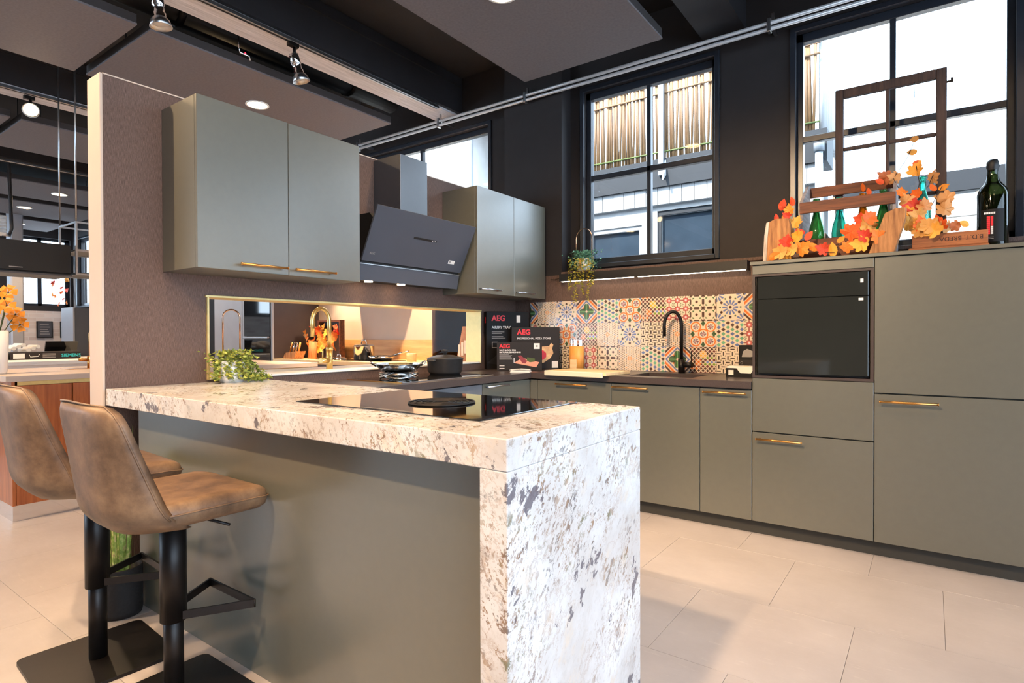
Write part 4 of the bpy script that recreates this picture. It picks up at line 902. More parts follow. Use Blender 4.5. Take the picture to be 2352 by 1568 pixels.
def garland(label, loc, leaves, stems, seed):
    g = thing('leaf_garland', label, 'leaf garland', loc); rnd = random.Random(seed)
    for st in stems: obj('stem', MB().tube(st, .0018, 5), 'ink', g)
    for (x, y, z, s, k) in leaves:
        o = bpy.data.objects.new('leaf', LM[k]); COL.objects.link(o); o.parent = g; o.location = Vector((x,y,z))-g.location; o.scale = (s,s,s)
        o.rotation_euler = (math.pi/2+rnd.uniform(-.5,.5), rnd.uniform(-1.4,1.4), rnd.uniform(-.5,.5))
    return g
rnd = random.Random(3)
L1 = [(2.30,2.60,1.64,.09,0),(2.36,2.59,1.65,.085,0),(2.42,2.60,1.655,.09,0),(2.335,2.605,1.70,.08,0),(2.39,2.605,1.725,.085,0),(2.27,2.60,1.62,.07,1),(2.47,2.60,1.655,.07,1),(2.45,2.61,1.72,.06,1),(2.52,2.60,1.64,.075,0),(2.57,2.60,1.63,.08,1),(2.405,2.62,1.75,.055,1),(2.34,2.60,1.625,.06,0)]
L2 = [(2.30,2.68,1.945,.07,1),(2.335,2.68,1.915,.06,0),(2.35,2.69,1.96,.055,1),(2.31,2.70,1.885,.05,1),(2.37,2.68,1.835,.085,0),(2.275,2.63,1.865,.045,1),(2.33,2.63,1.87,.05,0)]
L3 = [(2.665,2.60,1.74,.10,0),(2.70,2.59,1.665,.09,0),(2.645,2.60,1.66,.07,0),(2.735,2.60,1.77,.09,0),(2.755,2.60,1.72,.085,0),(2.72,2.58,1.71,.07,0),(2.78,2.58,1.70,.075,0),(2.61,2.60,1.70,.05,1),(2.75,2.57,1.80,.085,0),(2.70,2.60,1.80,.07,0)]
L4 = [(2.90,2.74,1.90,.085,2),(2.93,2.73,1.86,.09,0),(2.95,2.72,1.81,.085,0),(2.90,2.73,1.83,.08,0),(2.985,2.72,1.86,.075,2),(2.945,2.75,1.93,.07,0),(2.92,2.70,1.77,.08,0),(2.97,2.70,1.76,.085,0),(3.00,2.68,1.745,.10,0),(3.045,2.68,1.75,.085,0),(3.02,2.67,1.72,.09,0),(3.075,2.69,1.735,.07,2),(3.11,2.70,1.735,.06,2),(2.955,2.69,1.725,.08,0),(3.15,2.70,1.74,.05,1),(2.88,2.75,1.95,.06,0)]
L5 = [(2.935,2.86,2.255,.055,1),(2.925,2.86,2.185,.055,1),(2.945,2.84,2.12,.04,1),(2.945,2.84,2.085,.085,0),(2.80,2.86,2.07,.085,2),(2.845,2.84,2.055,.075,2),(2.775,2.85,2.045,.05,1),(3.02,2.84,2.03,.08,2),(3.065,2.83,1.965,.055,1),(3.07,2.82,1.905,.09,2),(3.075,2.81,1.85,.085,2),(3.02,2.83,1.97,.05,1),(2.72,2.88,2.0,.045,1),(2.69,2.88,2.03,.05,1)]
garland("orange leaf garland trailing over the crate front and split log", (2.4,2.6,ZT), [(x,y,z+.018,s_,k) for x,y,z,s_,k in L1]+L2, [[(2.28,2.6,1.62),(2.4,2.61,1.68),(2.5,2.61,1.64),(2.58,2.6,1.63)],[(2.36,2.69,1.83),(2.35,2.69,1.9),(2.30,2.69,1.94)]], 4)
garland('red and orange leaf garland beside the leaning log', (2.72,2.6,ZT), L3, [[(2.6,2.61,1.70),(2.66,2.61,1.68),(2.72,2.61,1.64),(2.78,2.6,1.72)]], 6)
garland('tall autumn vine garland rising round the teal bottle', (2.95,2.75,1.70), L4+L5, [[(2.95,2.74,1.72),(2.9,2.76,1.9),(2.84,2.84,2.05),(2.90,2.86,2.15),(2.935,2.86,2.24)],[(2.96,2.74,1.75),(3.02,2.8,1.88),(3.06,2.82,1.97)],[(2.93,2.74,1.84),(2.96,2.82,2.0),(2.945,2.84,2.1)],[(2.95,2.76,1.9),(3.0,2.82,1.98),(3.02,2.84,2.04)]], 9)
# ================================================================== BAR STOOLS
def rrect(hx, hy, r, n=6):
    out = []
    for cx, cy, a0 in ((hx-r,hy-r,0),(-hx+r,hy-r,90),(-hx+r,-hy+r,180),(hx-r,-hy+r,270)):
        for k in range(n+1):
            a = math.radians(a0+90*k/n); out.append((cx+r*math.cos(a), cy+r*math.sin(a)))
    return out
def loft(mb, rings, smooth=True):
    n = len(rings[0]); v = sum(rings, []); f = [tuple(range(n))[::-1], tuple(range((len(rings)-1)*n, len(rings)*n))]
    f += [(i*n+k, i*n+(k+1) % n, (i+1)*n+(k+1) % n, (i+1)*n+k) for i in range(len(rings)-1) for k in range(n)]
    mb.add(v, f, smooth); return mb
def flat_bar(mb, p, q, w, h):
    p, q = Vector(p), Vector(q); d = (q-p).normalized(); s = Vector((-d.y,d.x,0))*w/2; u = Vector((0,0,h/2))
    return mb.add([p-s-u,p+s-u,p+s+u,p-s+u,q-s-u,q+s-u,q+s+u,q-s+u], [(0,1,2,3),(7,6,5,4),(0,4,5,1),(1,5,6,2),(2,6,7,3),(3,7,4,0)])
def make_stool(label, dz):
    t = thing('bar_stool', label, 'bar stool', (0,0,0))
    L = lambda name, mb, m, par=None: obj(name, mb, m, par or t, local=True)
    L('base_plate', loft(MB(), [[(x,y,z) for x,y in rrect(.2,.2,.03)] for z in (0,.010,.012)], False), 'black_metal')
    L('lower_tube', MB().cyl((0,0,.012),(0,0,.36),.029,n=28), 'black_metal')
    L('upper_tube', MB().cyl((0,0,.27),(0,0,.61+dz),.0385,n=28), 'black_metal')
    fr = MB(); pts = [(-.036,.012,.29),(-.145,.19,.29),(.145,.19,.29),(.036,.012,.29)]
    for a, b in zip(pts, pts[1:]): flat_bar(fr, a, b, .007, .026)
    for p in pts[1:3]: fr.cyl((p[0],p[1],.277),(p[0],p[1],.303),.0042,n=10)
    L('footrest', fr, 'black_metal')
    L('lift_lever', MB().tube([(.03,.02,.60+dz),(.09,.06,.595+dz),(.16,.10,.578+dz)], .005, 8), 'black_metal')
    L('seat_mount', MB().box(-.09,.09,-.09,.09,.60+dz,.612+dz), 'black_metal')
    rings = []
    for z, ins, ex in ((.612,.05,0),(.618,.022,0),(.632,.006,0),(.655,0,0),(.672,.006,0),(.682,.02,0),(.686,.05,0),(.687,.1,0)):
        rings.append([(x, y+.045, z+dz-(max(0,y-.08)**2)*1.1+(.012*(abs(x)/.21)**2 if z > .67 else 0)) for x,y in rrect(.207-ins,.188-ins,.07-ins*.6)])
    st = L('seat', loft(MB(), rings), 'leather')
    sm = [(x, y+.045, .660+dz-(max(0,y-.08)**2)*1.1) for x,y in rrect(.2085,.1895,.07)]; L('seam_piping', MB().tube(sm, .0025, 6, closed=True), 'leather', st)
    # shell back: wraps forward at the foot, rounded upper corners
    nu, nv = 24, 18; H0, H1 = .605, .985; grid = []
    for side in (0, 1):
        for j in range(nv+1):
            tt = j/nv; z = H0+(H1-H0)*tt
            hw = .212-.014*tt
            if tt > .78: hw -= .06*((tt-.78)/.22)**4
            if tt < .14: hw -= .035*((.14-tt)/.14)**2
            wrap = .092*(1-tt)**1.1+.04; yb = -.225-.05*tt+.05*((.22-tt)/.22)**2*(tt < .22)
            for i in range(nu+1):
                s = -1+2*i/nu; e = abs(s)**3.2; y = yb+wrap*e; x = hw*s
                if side: y += .034-.012*abs(s)**6; x *= .965; z2 = z-.006 if j == nv else z
                else: z2 = z+.012*(1-s*s) if j == nv else z
                grid.append((x, y, z2+dz))
    n0 = (nu+1)*(nv+1); k = nu+1; F = []
    for j in range(nv):
        for i in range(nu):
            a = j*k+i; F.append((a,a+1,a+k+1,a+k)); F.append((n0+a,n0+a+k,n0+a+k+1,n0+a+1))
    for i in range(nu): F.append((i,n0+i,n0+i+1,i+1)); a = nv*k+i; F.append((a,a+1,n0+a+1,n0+a))
    for j in range(nv): a = j*k; F.append((a,a+k,n0+a+k,n0+a)); a = j*k+nu; F.append((a,n0+a,n0+a+k,a+k))
    bk = L('backrest', MB().add(grid, F, True), 'leather')
    ed = [grid[j*k] for j in range(2,nv+1)]+[grid[nv*k+i] for i in range(1,nu)]+[grid[j*k+nu] for j in range(nv,1,-1)]
    L('edge_piping', MB().tube(ed, .0028, 6), 'leather', bk)
    return t
s1 = make_stool('brown suede bar stool at the middle of the island front', 0.0); s1.location = (1.045,-.178,0)
s2 = make_stool('brown suede bar stool beside the partition end and grass pot', .03); s2.location = (.55,-.22,0); s2.rotation_euler = (0,0,-.06)
gp = thing('grass_plant', 'tall striped grass plant in black woven pot between stool and partition', 'plant', (.215,-.022,0))
obj('pot', MB().lathe([(0,0),(.076,0),(.08,.02),(.081,.20),(.079,.205),(.073,.2),(.072,.17),(0,.17)], (.215,-.022,0), 30), 'basket', gp)
rnd = random.Random(2); bm_ = MB()
for k in range(52):
    a = rnd.uniform(0,6.28); r0 = rnd.uniform(0,.05); r1 = r0+rnd.uniform(.0,.035); h = rnd.uniform(.45,.68); w = rnd.uniform(.003,.006)
    b0 = Vector((.215+r0*math.cos(a),-.022+r0*math.sin(a),.165)); b1 = Vector((.215+r1*math.cos(a),min(.03,-.022+r1*math.sin(a)),.165+h*.6)); b2 = b1+Vector((.03*math.cos(a)*rnd.random(),-.02*rnd.random(),h*.35)); s = Vector((math.cos(a+1.57),math.sin(a+1.57),0))*w
    bm_.add([b0-s,b0+s,b1-s,b1+s,b2], [(0,1,3,2),(2,3,4)])
o = obj('grass_blades', bm_, 'grass', gp); o['kind'] = 'stuff'
# ================================================================== KITCHEN SEEN THROUGH THE OPENING
wc = thing('rear_sink_counter', 'white worktop and cabinet on the far side of the opening', 'cabinet', (-.45,1.4,0))
obj('body', MB().box(-.76,-.15,.5,2.5,0,.905), 'grey_lac', wc); obj('worktop', MB().box(-.78,-.148,.48,2.52,.905,.945,r=.002), 'sill_stone', wc)
gt = thing('gold_tap', 'polished gold arched tap seen through the opening', 'tap', (-.23,1.375,.945))
obj('base', MB().cyl((-.23,1.375,.945),(-.23,1.375,1.085),.021,n=20), 'gold', gt); obj('collar', MB().cyl((-.23,1.375,1.085),(-.23,1.375,1.108),.0235,n=20), 'gold', gt)
arc = [(-.23,1.375,1.10),(-.23,1.375,1.27)]+[(-.23,1.31+.065*math.cos(t),1.275+.085*math.sin(t)) for t in (math.pi*k/12 for k in range(13))]+[(-.23,1.245,1.175)]
obj('spout', MB().tube(arc, .0135, 14), 'gold', gt); lv = obj('lever_body', MB().cyl((-.225,1.365,1.02),(-.20,1.285,1.02),.0165,n=18), 'gold', gt); obj('lever', MB().cyl((-.2,1.30,1.03),(-.2,1.30,1.09),.0045,n=8), 'gold', lv)
rw = struct('wall_rear_splash', MB().box(-2.87,-.14,3.196,3.338,0,1.745), 'cream')
obj('oak_splash_band', MB().box(-2.86,-.15,3.184,3.1955,.936,1.142), 'oak', rw)
tw = thing('rear_oven_tower', 'dark brown tall oven housing beyond the opening', 'cabinet', (-3.18,2.9,0)); a, b = -3.485, -2.872
obj('body', MB().box(a,b,2.62,3.335,0,1.74), 'brownlac', tw); obj('front_frame', MB().box(a,a+.05,2.6,2.619,0,1.74).box(b-.03,b,2.6,2.619,0,1.74), 'grey_lac', tw)
o1 = thing('rear_upper_oven', 'upper black glass oven in the dark tower', 'oven', (-3.17,2.6,1.22)); obj('door', MB().box(a+.055,b-.035,2.59,2.619,1.185,1.70,r=.002), 'bglass', o1); obj('handle', MB().box(a+.06,b-.04,2.565,2.59,1.16,1.18,r=.003), 'alu', o1)
o2 = thing('rear_lower_oven', 'lower black glass oven in the dark tower', 'oven', (-3.17,2.6,.7)); obj('door', MB().box(a+.055,b-.035,2.59,2.619,.72,1.155,r=.002), 'bglass', o2)
for z in (.98,.90): obj('rack_line', MB().box(-3.30,b-.10,2.5885,2.59,z,z+.006), 'gprint', o2)
tg = thing('rear_grey_cabinet', 'tall light grey cabinet left of the dark oven tower', 'cabinet', (-3.8,2.9,0)); obj('body', MB().box(-4.12,-3.49,2.625,3.335,0,1.74), 'dgrey', tg); obj('door', MB().box(-4.118,-3.492,2.60,2.62,.08,1.735,r=.002), 'grey_lac', tg)
rc = thing('rear_base_cabinets', 'grey base cabinet below the pale counter beyond the opening', 'cabinet', (-1.8,2.9,0)); obj('body', MB().box(-2.868,-.17,2.64,3.18,0,.893), 'grey_lac', rc)
for k in range(3): obj('drawer_front', MB().box(-2.865+k*.69,-2.18+k*.69,2.62,2.638,.08,.872,r=.002), 'grey_lac', rc)
obj('rear_counter', MB().box(-2.868,-.16,2.6,3.184,.894,.936,r=.002), 'boardw', label='pale wooden counter beyond the opening', cat='worktop')
obj('smoked_glass_panel', MB().box(-.985,-.52,3.15,3.158,.9365,1.74), 'smoke', label='smoked dark glass panel at the right of the opening view', cat='panel')
hp = thing('rear_hob_plate', 'black hob plate with steel lids on the pale counter', 'hob', (-1.9,2.8,.936)); obj('plate', MB().box(-2.32,-1.2,2.68,3.0,.9365,.942), 'bglass', hp)
for x in (-2.1,-1.93):
    pl_ = thing('pan_lid', 'steel pan lid with loop handle on the rear hob, '+('next to the autumn leaves' if x < -2 else 'next to the tall pot'), 'lid', (x,2.76,.942), group='steel lids on the rear hob')
    obj('disc', MB().lathe([(0,.025),(.07,.018),(.08,.0)], (x,2.76,.942), 24), 'steel', pl_); obj('lid_handle', MB().tube([(x-.03,2.76,.962),(x-.025,2.76,.99),(x+.025,2.76,.99),(x+.03,2.76,.962)], .005, 8), 'steel', pl_)
kb2 = thing('rear_knife_block', 'slanted knife block with wooden handles by the dark tower', 'knife block', (-2.68,2.74,.936))
obj('block', MB().prism([(-2.80,.936),(-2.60,.936),(-2.55,1.02),(-2.76,1.0)], 'y', 2.68, 2.80), 'bark', kb2)
for k in range(4): obj('knife_handle', MB().cyl((-2.755+k*.052,2.74,1.0),(-2.72+k*.052,2.74,1.115),.010,n=8), ['brass','steel','steel','beech'][k], kb2)
pf = thing('leaf_display_box', 'shallow wooden frame standing behind autumn leaves beyond the opening', 'frame', (-2.42,3.05,.936))
obj('frame_sides', MB().box(-2.62,-2.60,3.0,3.06,.936,1.36).box(-2.24,-2.22,3.0,3.06,.936,1.36).box(-2.6,-2.24,3.0,3.06,1.34,1.36), 'crate', pf); obj('backing', MB().box(-2.6,-2.24,3.055,3.06,.936,1.34), 'brownlac', pf)
lg = thing('rear_log', 'upright log beside the leaf display beyond the opening', 'log', (-2.52,2.86,.936)); obj('wood', MB().cyl((-2.52,2.86,.936),(-2.50,2.86,1.12),.05,.046,n=14), 'bark', lg)
rnd = random.Random(21)
garland('orange leaves in front of the wooden frame beyond the opening', (-2.42,2.95,.936), [(rnd.uniform(-2.66,-2.2),rnd.uniform(2.86,2.98),rnd.uniform(.99,1.28),rnd.uniform(.09,.13),rnd.choice((0,0,2))) for _ in range(22)], [[(-2.5,2.95,.94),(-2.45,2.95,1.1),(-2.4,2.96,1.25)]], 31)
pt_ = thing('steel_pot', 'tall polished steel pot with lid beyond the opening', 'pot', (-1.66,2.86,.942))
obj('body', MB().lathe([(0,0),(.1,0),(.104,.006),(.104,.135),(.108,.14),(0,.14)], (-1.66,2.86,.942), 32), 'steel', pt_); obj('lid', MB().lathe([(.106,.14),(.09,.152),(0,.158)], (-1.66,2.86,.942), 32), 'steel', pt_)
obj('lid_handle', MB().tube([(-1.70,2.86,1.098),(-1.69,2.86,1.14),(-1.63,2.86,1.14),(-1.62,2.86,1.098)], .007, 8), 'steel', pt_)
pp = thing('steel_frying_pan', 'steel frying pan with long handle beyond the opening', 'pan', (-1.38,2.84,.942))
obj('body', MB().lathe([(0,0),(.1,0),(.13,.045),(.126,.046),(.098,.006),(0,.006)], (-1.38,2.84,.942), 32), 'steel', pp); obj('handle', MB().tube([(-1.26,2.86,.985),(-1.15,2.88,1.015),(-1.06,2.9,1.035)], [.009,.008,.006], 8), 'steel', pp)
jr = thing('wooden_jar', 'small wooden jar beyond the opening next to the casserole', 'jar', (-.98,2.86,.936)); obj('body', MB().lathe([(0,0),(.045,0),(.048,.075),(.046,.08),(0,.08)], (-.98,2.86,.936), 20), 'boardw', jr)
bt = thing('display_leaflet', 'upright printed leaflet leaning beside the smoked glass', 'leaflet', (-.42,2.98,.9365))
ls_ = MB().prism([(-.53,.9365),(-.41,.9365),(-.335,1.265),(-.45,1.265)], 'y', 2.985, 2.99); obj('sheet', ls_, mat('leaflet_print', (176,128,96), .5, var=.2, vs=20), bt)
obj('logo', MB().box(-.39,-.36,2.983,2.985,1.22,1.245), 'red', bt)
for k in range(3): obj('print_panel', MB().box(-.50+k*.035,-.475+k*.035,2.983,2.985,.98+k*.02,1.10+k*.02), 'paperw', bt)
ul = thing('rear_hood', 'slim hood with lamps above the rear counter', 'extractor hood', (-1.7,3.0,1.62)); obj('body', MB().box(-2.15,-1.25,2.75,3.19,1.62,1.70), 'hoodmetal', ul)
for x in (-2.3,-.9): spot('rear_counter_lamp', (x,2.55,2.6), (-1.6,3.1,1.0), 330, 80, .5)
# ================================================================== SHOWROOM ON THE LEFT
wi = thing('walnut_island', 'orange walnut island with brass channel and mirrored plinth', 'cabinet', (-2.25,1.0,0))
obj('body', MB().box(-2.78,-1.745,.10,2.3,.10,.868), 'walnut', wi); obj('worktop', MB().box(-2.82,-1.70,.05,2.34,.894,.932,r=.002), 'cream', wi); obj('brass_channel', MB().box(-2.76,-1.735,.115,2.28,.868,.894), 'gold', wi)
obj('side_panel', MB().box(-2.8,-1.722,.082,.099,.10,.894), 'walnut', wi); obj('plinth', MB().box(-2.79,-1.73,.085,2.29,0,.0995), 'chrome', wi)
for y0, y1 in ((.1,.404),(.408,1.0),(1.004,1.6),(1.604,2.29)): obj('door', MB().box(-1.744,-1.724,y0+.002,y1-.002,.10,.866,r=.0015), 'walnut', wi)
gt2 = thing('brass_tap', 'square brass tap on the walnut island', 'tap', (-2.35,.72,.932)); obj('base', MB().cyl((-2.35,.72,.932),(-2.35,.72,1.03),.024,n=16), 'brass', gt2)
obj('spout', MB().tube([(-2.35,.72,1.02),(-2.35,.72,1.21),(-2.345,.735,1.24),(-2.34,.76,1.25),(-2.30,.92,1.25),(-2.30,.93,1.2)], .013, 10), 'brass', gt2); obj('lever', MB().cyl((-2.35,.70,1.0),(-2.35,.64,1.005),.012,n=10), 'brass', gt2); obj('base_plate', MB().box(-2.45,-2.25,.55,.88,.9322,.936,r=.001), 'brass', gt2)
vz = thing('white_vase', 'white tapered vase with orange flowers on the walnut island', 'vase', (-2.03,.085,.932)); vx, vy = -2.03, .085
obj('vase_body', MB().lathe([(0,0),(.045,0),(.05,.02),(.062,.29),(.058,.29),(.046,.03),(0,.02)], (vx,vy,.932), 24), 'white', vz)
rnd = random.Random(5)
for k, (dx, dy, dz_) in enumerate(((.03,.09,.40),(.05,.04,.46),(0,.06,.55),(-.02,-.05,.5),(.02,-.03,.42),(.04,.11,.33))):
    c = Vector((vx+dx,vy+dy,.932+dz_)); obj('stem', MB().tube([(vx,vy,1.15),tuple(c)], .003, 5), 'canew', vz); fl_ = MB()
    ax = Vector((.8,-.5,.3)).normalized(); q = ax.to_track_quat('Z','Y').to_matrix()
    for p in range(5):
        a = p*6.283/5; 
        pts = [c+q @ Vector((math.cos(a+d)*r,math.sin(a+d)*r,h)) for d, r, h in ((0,.004,0),(-.62,.034,.01),(-.42,.056,.004),(.42,.056,.004),(.62,.034,.01))]; fl_.add(pts, [(0,1,2,3,4)])
    fo = obj('flower', fl_, 'orangef', vz); obj('flower_eye', MB().lathe([(0,-.005),(.008,0),(0,.008)], tuple(c), 8), 'ink', fo)
hc = thing('hanging_black_cabinet', 'long black cabinet hanging above the walnut island', 'wall cabinet', (-2.7,.1,1.665)); obj('body', MB().box(-2.86,-2.52,-1.2,.645,1.668,1.905,r=.002), 'black', hc); obj('flap', MB().box(-2.519,-2.50,-.1,.643,1.68,1.90,r=.002), 'black', hc); obj('flap', MB().box(-2.519,-2.50,-1.19,-.104,1.68,1.90,r=.002), 'black', hc); obj('bottom_panel', MB().box(-2.86,-2.49,-1.2,.645,1.655,1.667), 'dgrey', hc); obj('handle', MB().box(-2.5,-2.495,.26,.34,1.70,1.705), 'alu', hc)
for y in (-1.0,-.1): obj('suspension_rod', MB().cyl((-2.7,y,1.905),(-2.7,y,ZC),.006,n=8), 'alu', hc)
hf = thing('hanging_frame_shelf', 'thin metal frame shelf hanging beside the black cabinet', 'shelf', (-2.6,.75,1.665)); fb = MB(); X_a, X_b, Y_a, Y_b = -2.80,-2.44,.66,.98
for x in (X_a,X_b):
    for y in (Y_a,Y_b): fb.box(x-.007,x+.007,y-.007,y+.007,1.668,2.09)
for z in (2.083,1.86,1.675):
    for y in (Y_a,Y_b): fb.box(X_a,X_b,y-.006,y+.006,z-.006,z+.006)
    for x in (X_a,X_b): fb.box(x-.006,x+.006,Y_a,Y_b,z-.006,z+.006)
obj('metal_frame', fb, 'alu', hf); obj('shelf_board', MB().box(X_a+.008,X_b-.008,Y_a+.008,Y_b-.008,1.862,1.874), 'grey_lac', hf); obj('shelf_board', MB().box(X_a+.008,X_b-.008,Y_a+.008,Y_b-.008,1.677,1.689), 'dgrey', hf)
for x in (X_a,X_b): obj('suspension_rod', MB().cyl((x,Y_a,2.09),(x,Y_a,ZC),.006,n=8), 'alu', hf)
si = thing('white_far_island', 'white island with a bright worktop beyond the walnut one', 'cabinet', (-5.2,1.4,0)); obj('body', MB().box(-5.9,-4.55,.25,2.6,0,.89), 'white', si); obj('worktop', MB().box(-5.95,-4.5,.2,2.65,.89,.93,r=.002), 'white', si)
sb = thing('appliance_carton', 'long dark appliance carton on the white far island', 'box', (-5.15,1.2,.93)); obj('carton', MB().box(-5.45,-5.12,.885,1.53,.931,1.015,r=.002), 'card', sb)
lettering(sb, 'SIEMENS', .05, 'teal', face((-5.1192,1.345,.955),(0,1,0),(0,0,1)), local=False, bold=.001); obj('label', MB().box(-5.1195,-5.119,.91,1.01,.945,1.0), 'wprint', sb)
for k in range(4): obj('text_line', MB().box(-5.1195,-5.119,1.17,1.29,.95+k*.013,.956+k*.013), 'gprint', sb)
obj('handle_picture', MB().tube([(-5.118,1.05,.985),(-5.118,1.06,.96),(-5.118,1.13,.965),(-5.118,1.14,.99)], .003, 6), 'wprint', sb)
obj('white_carton', MB().box(-5.4,-5.14,.82,.875,.931,1.01,r=.003), 'white', label='small white box beside the long dark carton', cat='box')
ppr = thing('paper_pile', 'loose pile of white paper rolls on the far island', 'papers', (-5.6,1.1,.931))
for k in range(7): obj('roll', MB().cyl((-5.7,.93+k*.045,1.03+.02*(k % 4)),(-5.45,.95+k*.045,1.03+.02*(k % 4)),.022,n=10), 'paperw', ppr)
obj('support_tray', MB().box(-5.72,-5.46,.88,1.28,.931,1.01), 'white', ppr)
lp = thing('open_laptop', 'open dark laptop behind the dark carton', 'laptop', (-5.65,1.45,.931)); obj('base', MB().box(-5.78,-5.55,1.3,1.62,.931,.945), 'dgrey', lp); obj('screen', MB().prism([(-5.57,.945),(-5.55,.945),(-5.48,1.13),(-5.50,1.13)], 'y', 1.3, 1.62), 'bglass', lp)
gc = thing('tall_grey_cabinet', 'tall grey cabinet in front of the far brick wall', 'cabinet', (-6.2,2.2,0)); obj('body', MB().box(-6.4,-6.02,1.75,2.75,0,1.565), 'dgrey', gc); obj('side_panel', MB().box(-6.42,-6.0,1.73,1.749,0,1.57), 'grey_lac', gc); obj('door', MB().box(-6.019,-6.0,1.752,2.74,.05,1.56), 'dgrey', gc)
cl_ = thing('pale_column', 'pale round edged column before the far wall', 'column', (-9.3,2.0,0)); obj('shaft', MB().box(-9.4,-9.15,1.86,2.03,0,ZC,r=.02), 'grey_lac', cl_)
for k, (y0, y1, m, l) in enumerate(((2.72,2.98,'cardb','dark framed notice hanging on the far brick wall'),(3.10,3.32,'canew','framed green leaf print hanging on the far brick wall'))):
    p = thing('wall_picture', l, 'picture', (FX+.05,(y0+y1)/2,1.16)); obj('picture_frame', MB().box(FX+.03,FX+.055,y0,y1,1.17,1.50,r=.004), 'black', p); obj('print', MB().box(FX+.055,FX+.057,y0+.02,y1-.02,1.19,1.48), 'dgrey' if k == 0 else 'paperw', p)
    if k == 0:
        for r in range(5): obj('print_line', MB().box(FX+.057,FX+.058,y0+.05+.01*(r % 2),y1-.05-.015*(r % 3),1.24+r*.045,1.255+r*.045), 'gprint', p)
    else: obj('leaf_print', MB().box(FX+.057,FX+.058,y0+.05,y1-.03,1.23,1.46), 'foliage', p)
hu = thing('hanging_heater', 'slatted metal heater unit hanging above the black cabinet', 'heater', (-6.2,.9,2.42)); obj('housing', MB().box(-6.3,-6.1,.55,1.1,2.43,2.66,r=.01), 'white', hu)
for k in range(5): obj('slat', MB().box(-6.1,-6.07,.56,1.09,2.45+k*.042,2.465+k*.042), 'alu', hu)
obj('feed_pipe', MB().tube([(-6.25,1.15,ZC),(-6.25,1.18,2.52),(-6.22,1.15,2.44),(-6.2,1.08,2.44)], .02, 10), 'alu', hu)
for y in (.65,1.0): obj('hanger', MB().cyl((-6.2,y,2.66),(-6.2,y,ZC),.006,n=6), 'alu', hu)
rnd = random.Random(8)
garland('orange leaf branch hanging before the far window', (FX+.3,3.0,1.9), [(FX+.3+rnd.uniform(-.05,.05),2.98+.13*math.sin(k*1.3)+.05,1.84+k*.045,rnd.uniform(.07,.11),0) for k in range(12)], [[(FX+.3,3.0,1.8),(FX+.3,3.1,2.1),(FX+.3,3.0,2.4),(FX+.3,3.0,ZC)]], 3)
# ================================================================== OUTSIDE
struct('ground_outside', MB().box(-20,20,3.6,20,-.3,-.2), 'facade', 'paving outside')
nb = thing('neighbour_building', 'low white building with dark fascia across the yard', 'building', (-1,6.8,-.2))
w_ = MB(); w_.box(-2.6,-1.05,6.5,6.9,-.2,3.0); w_.box(-.22,0.0,6.5,6.9,-.2,3.0); w_.box(.80,2.0,6.5,6.9,-.2,3.0); w_.box(-1.05,-.22,6.5,6.9,2.70,3.0); w_.box(0,.80,6.5,6.9,2.86,3.0); w_.box(-1.05,-.22,6.5,6.9,-.2,1.5); w_.box(0,.8,6.5,6.9,-.2,1.5)
obj('wall', w_, 'facade', nb)
for k in range(28): obj('board', MB().box(-2.6+k*.1645,-2.6+k*.1645+.158,6.44,6.5,2.93,3.16,r=.004), 'facade', nb)
obj('fascia', MB().box(-2.65,2.05,6.40,6.9,3.16,3.53), 'fascia', nb)
for (x0,x1,z1) in ((-1.05,-.22,2.70),(0,.8,2.86)):
    wf = MB().box(x0,x0+.05,6.52,6.56,1.5,z1).box(x1-.05,x1,6.52,6.56,1.5,z1).box(x0+.05,x1-.05,6.52,6.56,z1-.06,z1).box(x0+.05,x1-.05,6.52,6.56,2.08,2.14); fo = obj('window_frame', wf, 'fascia' if x0 == 0 else 'facade', nb)
    obj('pane', MB().box(x0+.05,x1-.05,6.57,6.58,1.5,z1-.06), 'outglass', fo)
bf = thing('bamboo_fence', 'bamboo cane fence standing on the dark fascia outside', 'fence', (.3,6.45,3.53)); rnd = random.Random(4); cm = []
for k in range(5): cm.append(mesh_of(MB().cyl((0,0,0),(rnd.uniform(-.03,.03),0,1.12+rnd.uniform(-.03,.08)),.017+.003*(k % 3),n=7), 'cane', 'cane'))
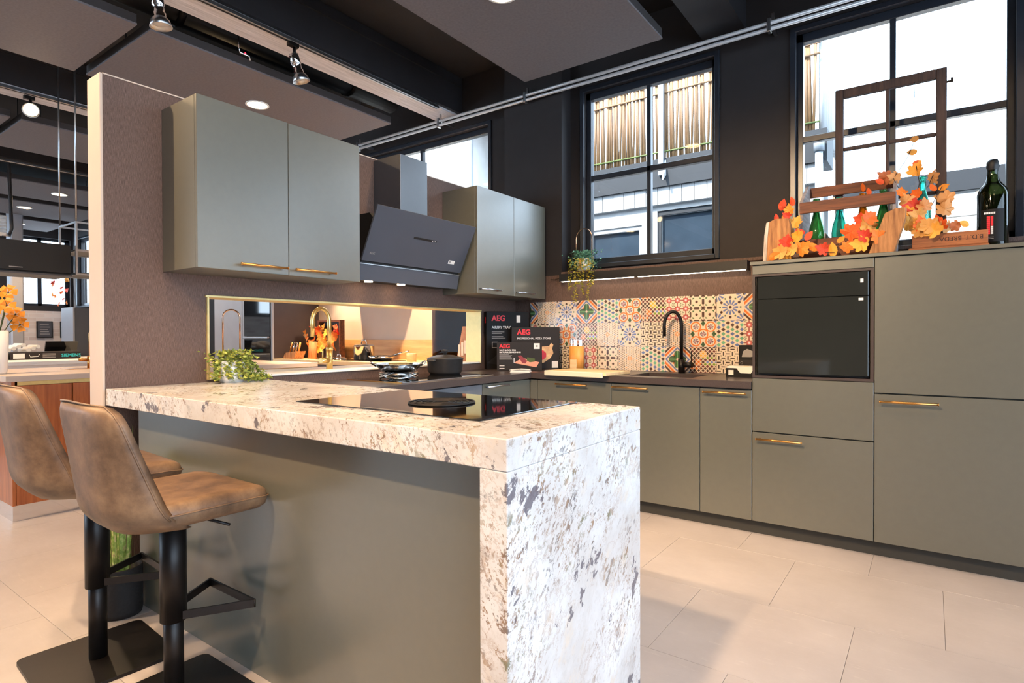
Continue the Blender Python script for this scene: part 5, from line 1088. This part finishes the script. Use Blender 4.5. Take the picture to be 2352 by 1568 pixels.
for k in range(84):
    o = bpy.data.objects.new('cane', cm[k % 5]); COL.objects.link(o); o.parent = bf; o.location = (-1.75+k*.0405+rnd.uniform(-.006,.006),rnd.uniform(-.012,.012),0)
obj('rail', MB().cyl((-1.5,6.415,3.62),(1.98,6.415,3.62),.012,n=8), 'canew', bf); obj('rail', MB().cyl((-1.5,6.42,4.40),(1.98,6.42,4.40),.014,n=8), 'cane', bf); obj('top_rail', MB().box(-1.5,1.98,6.42,6.44,4.52,4.60), 'cane', bf)
po = thing('fence_post', 'grey steel post in front of the bamboo fence', 'post', (.1,6.37,3.25)); obj('shaft', MB().box(.07,.14,6.35,6.398,3.30,4.75), 'pipe', po); obj('bracket', MB().prism([(6.30,3.22),(6.398,3.30),(6.398,3.50)], 'x', .141, .165), 'facade', po)
for k in range(20): obj('return_cane', MB().cyl((1.98,6.5+k*.075,3.53),(1.98,6.5+k*.075,4.55),.03,n=6), 'facade', bf)
obj('downpipe', MB().cyl((1.98,6.32,-.2),(1.98,6.32,3.25),.04,n=14).cyl((1.98,6.32,3.25),(1.98,6.32,3.4),.055,n=14), 'pipe', label='grey rainwater downpipe on the white building corner', cat='pipe')
sh = thing('white_shed', 'white boarded shed with slate fascia outside the right window', 'building', (4,6.8,-.2)); obj('wall', MB().box(2.15,7,6.55,7.5,-.2,2.66), 'facadeW', sh); obj('fascia', MB().box(2.1,7.05,6.5,7.55,2.66,2.87), 'fascia', sh)
for k in range(6): obj('board', MB().box(2.15,7,6.53,6.55,1.2+k*.24,1.43+k*.24,r=.003), 'facadeW', sh)
tb = thing('white_house', 'tall white rendered house with red roof beyond the high window', 'building', (-6,6.6,-.2)); obj('wall', MB().box(-9,-3.25,6.4,8,-.2,5.4), 'facadeW', tb); obj('gable', MB().box(-4.4,-3.15,6.35,6.4,4.62,4.80), 'white', tb); obj('roof', MB().prism([(6.1,4.75),(8.2,4.75),(7.2,5.8)], 'x', -3.6, -2.0), 'roof', tb); obj('downpipe', MB().cyl((-3.12,6.3,0),(-3.12,6.3,4.6),.05,n=10), 'pipe', tb); obj('wall_wing', MB().box(-3.25,-2.65,6.9,8,-.2,4.7), 'facadeW', tb)
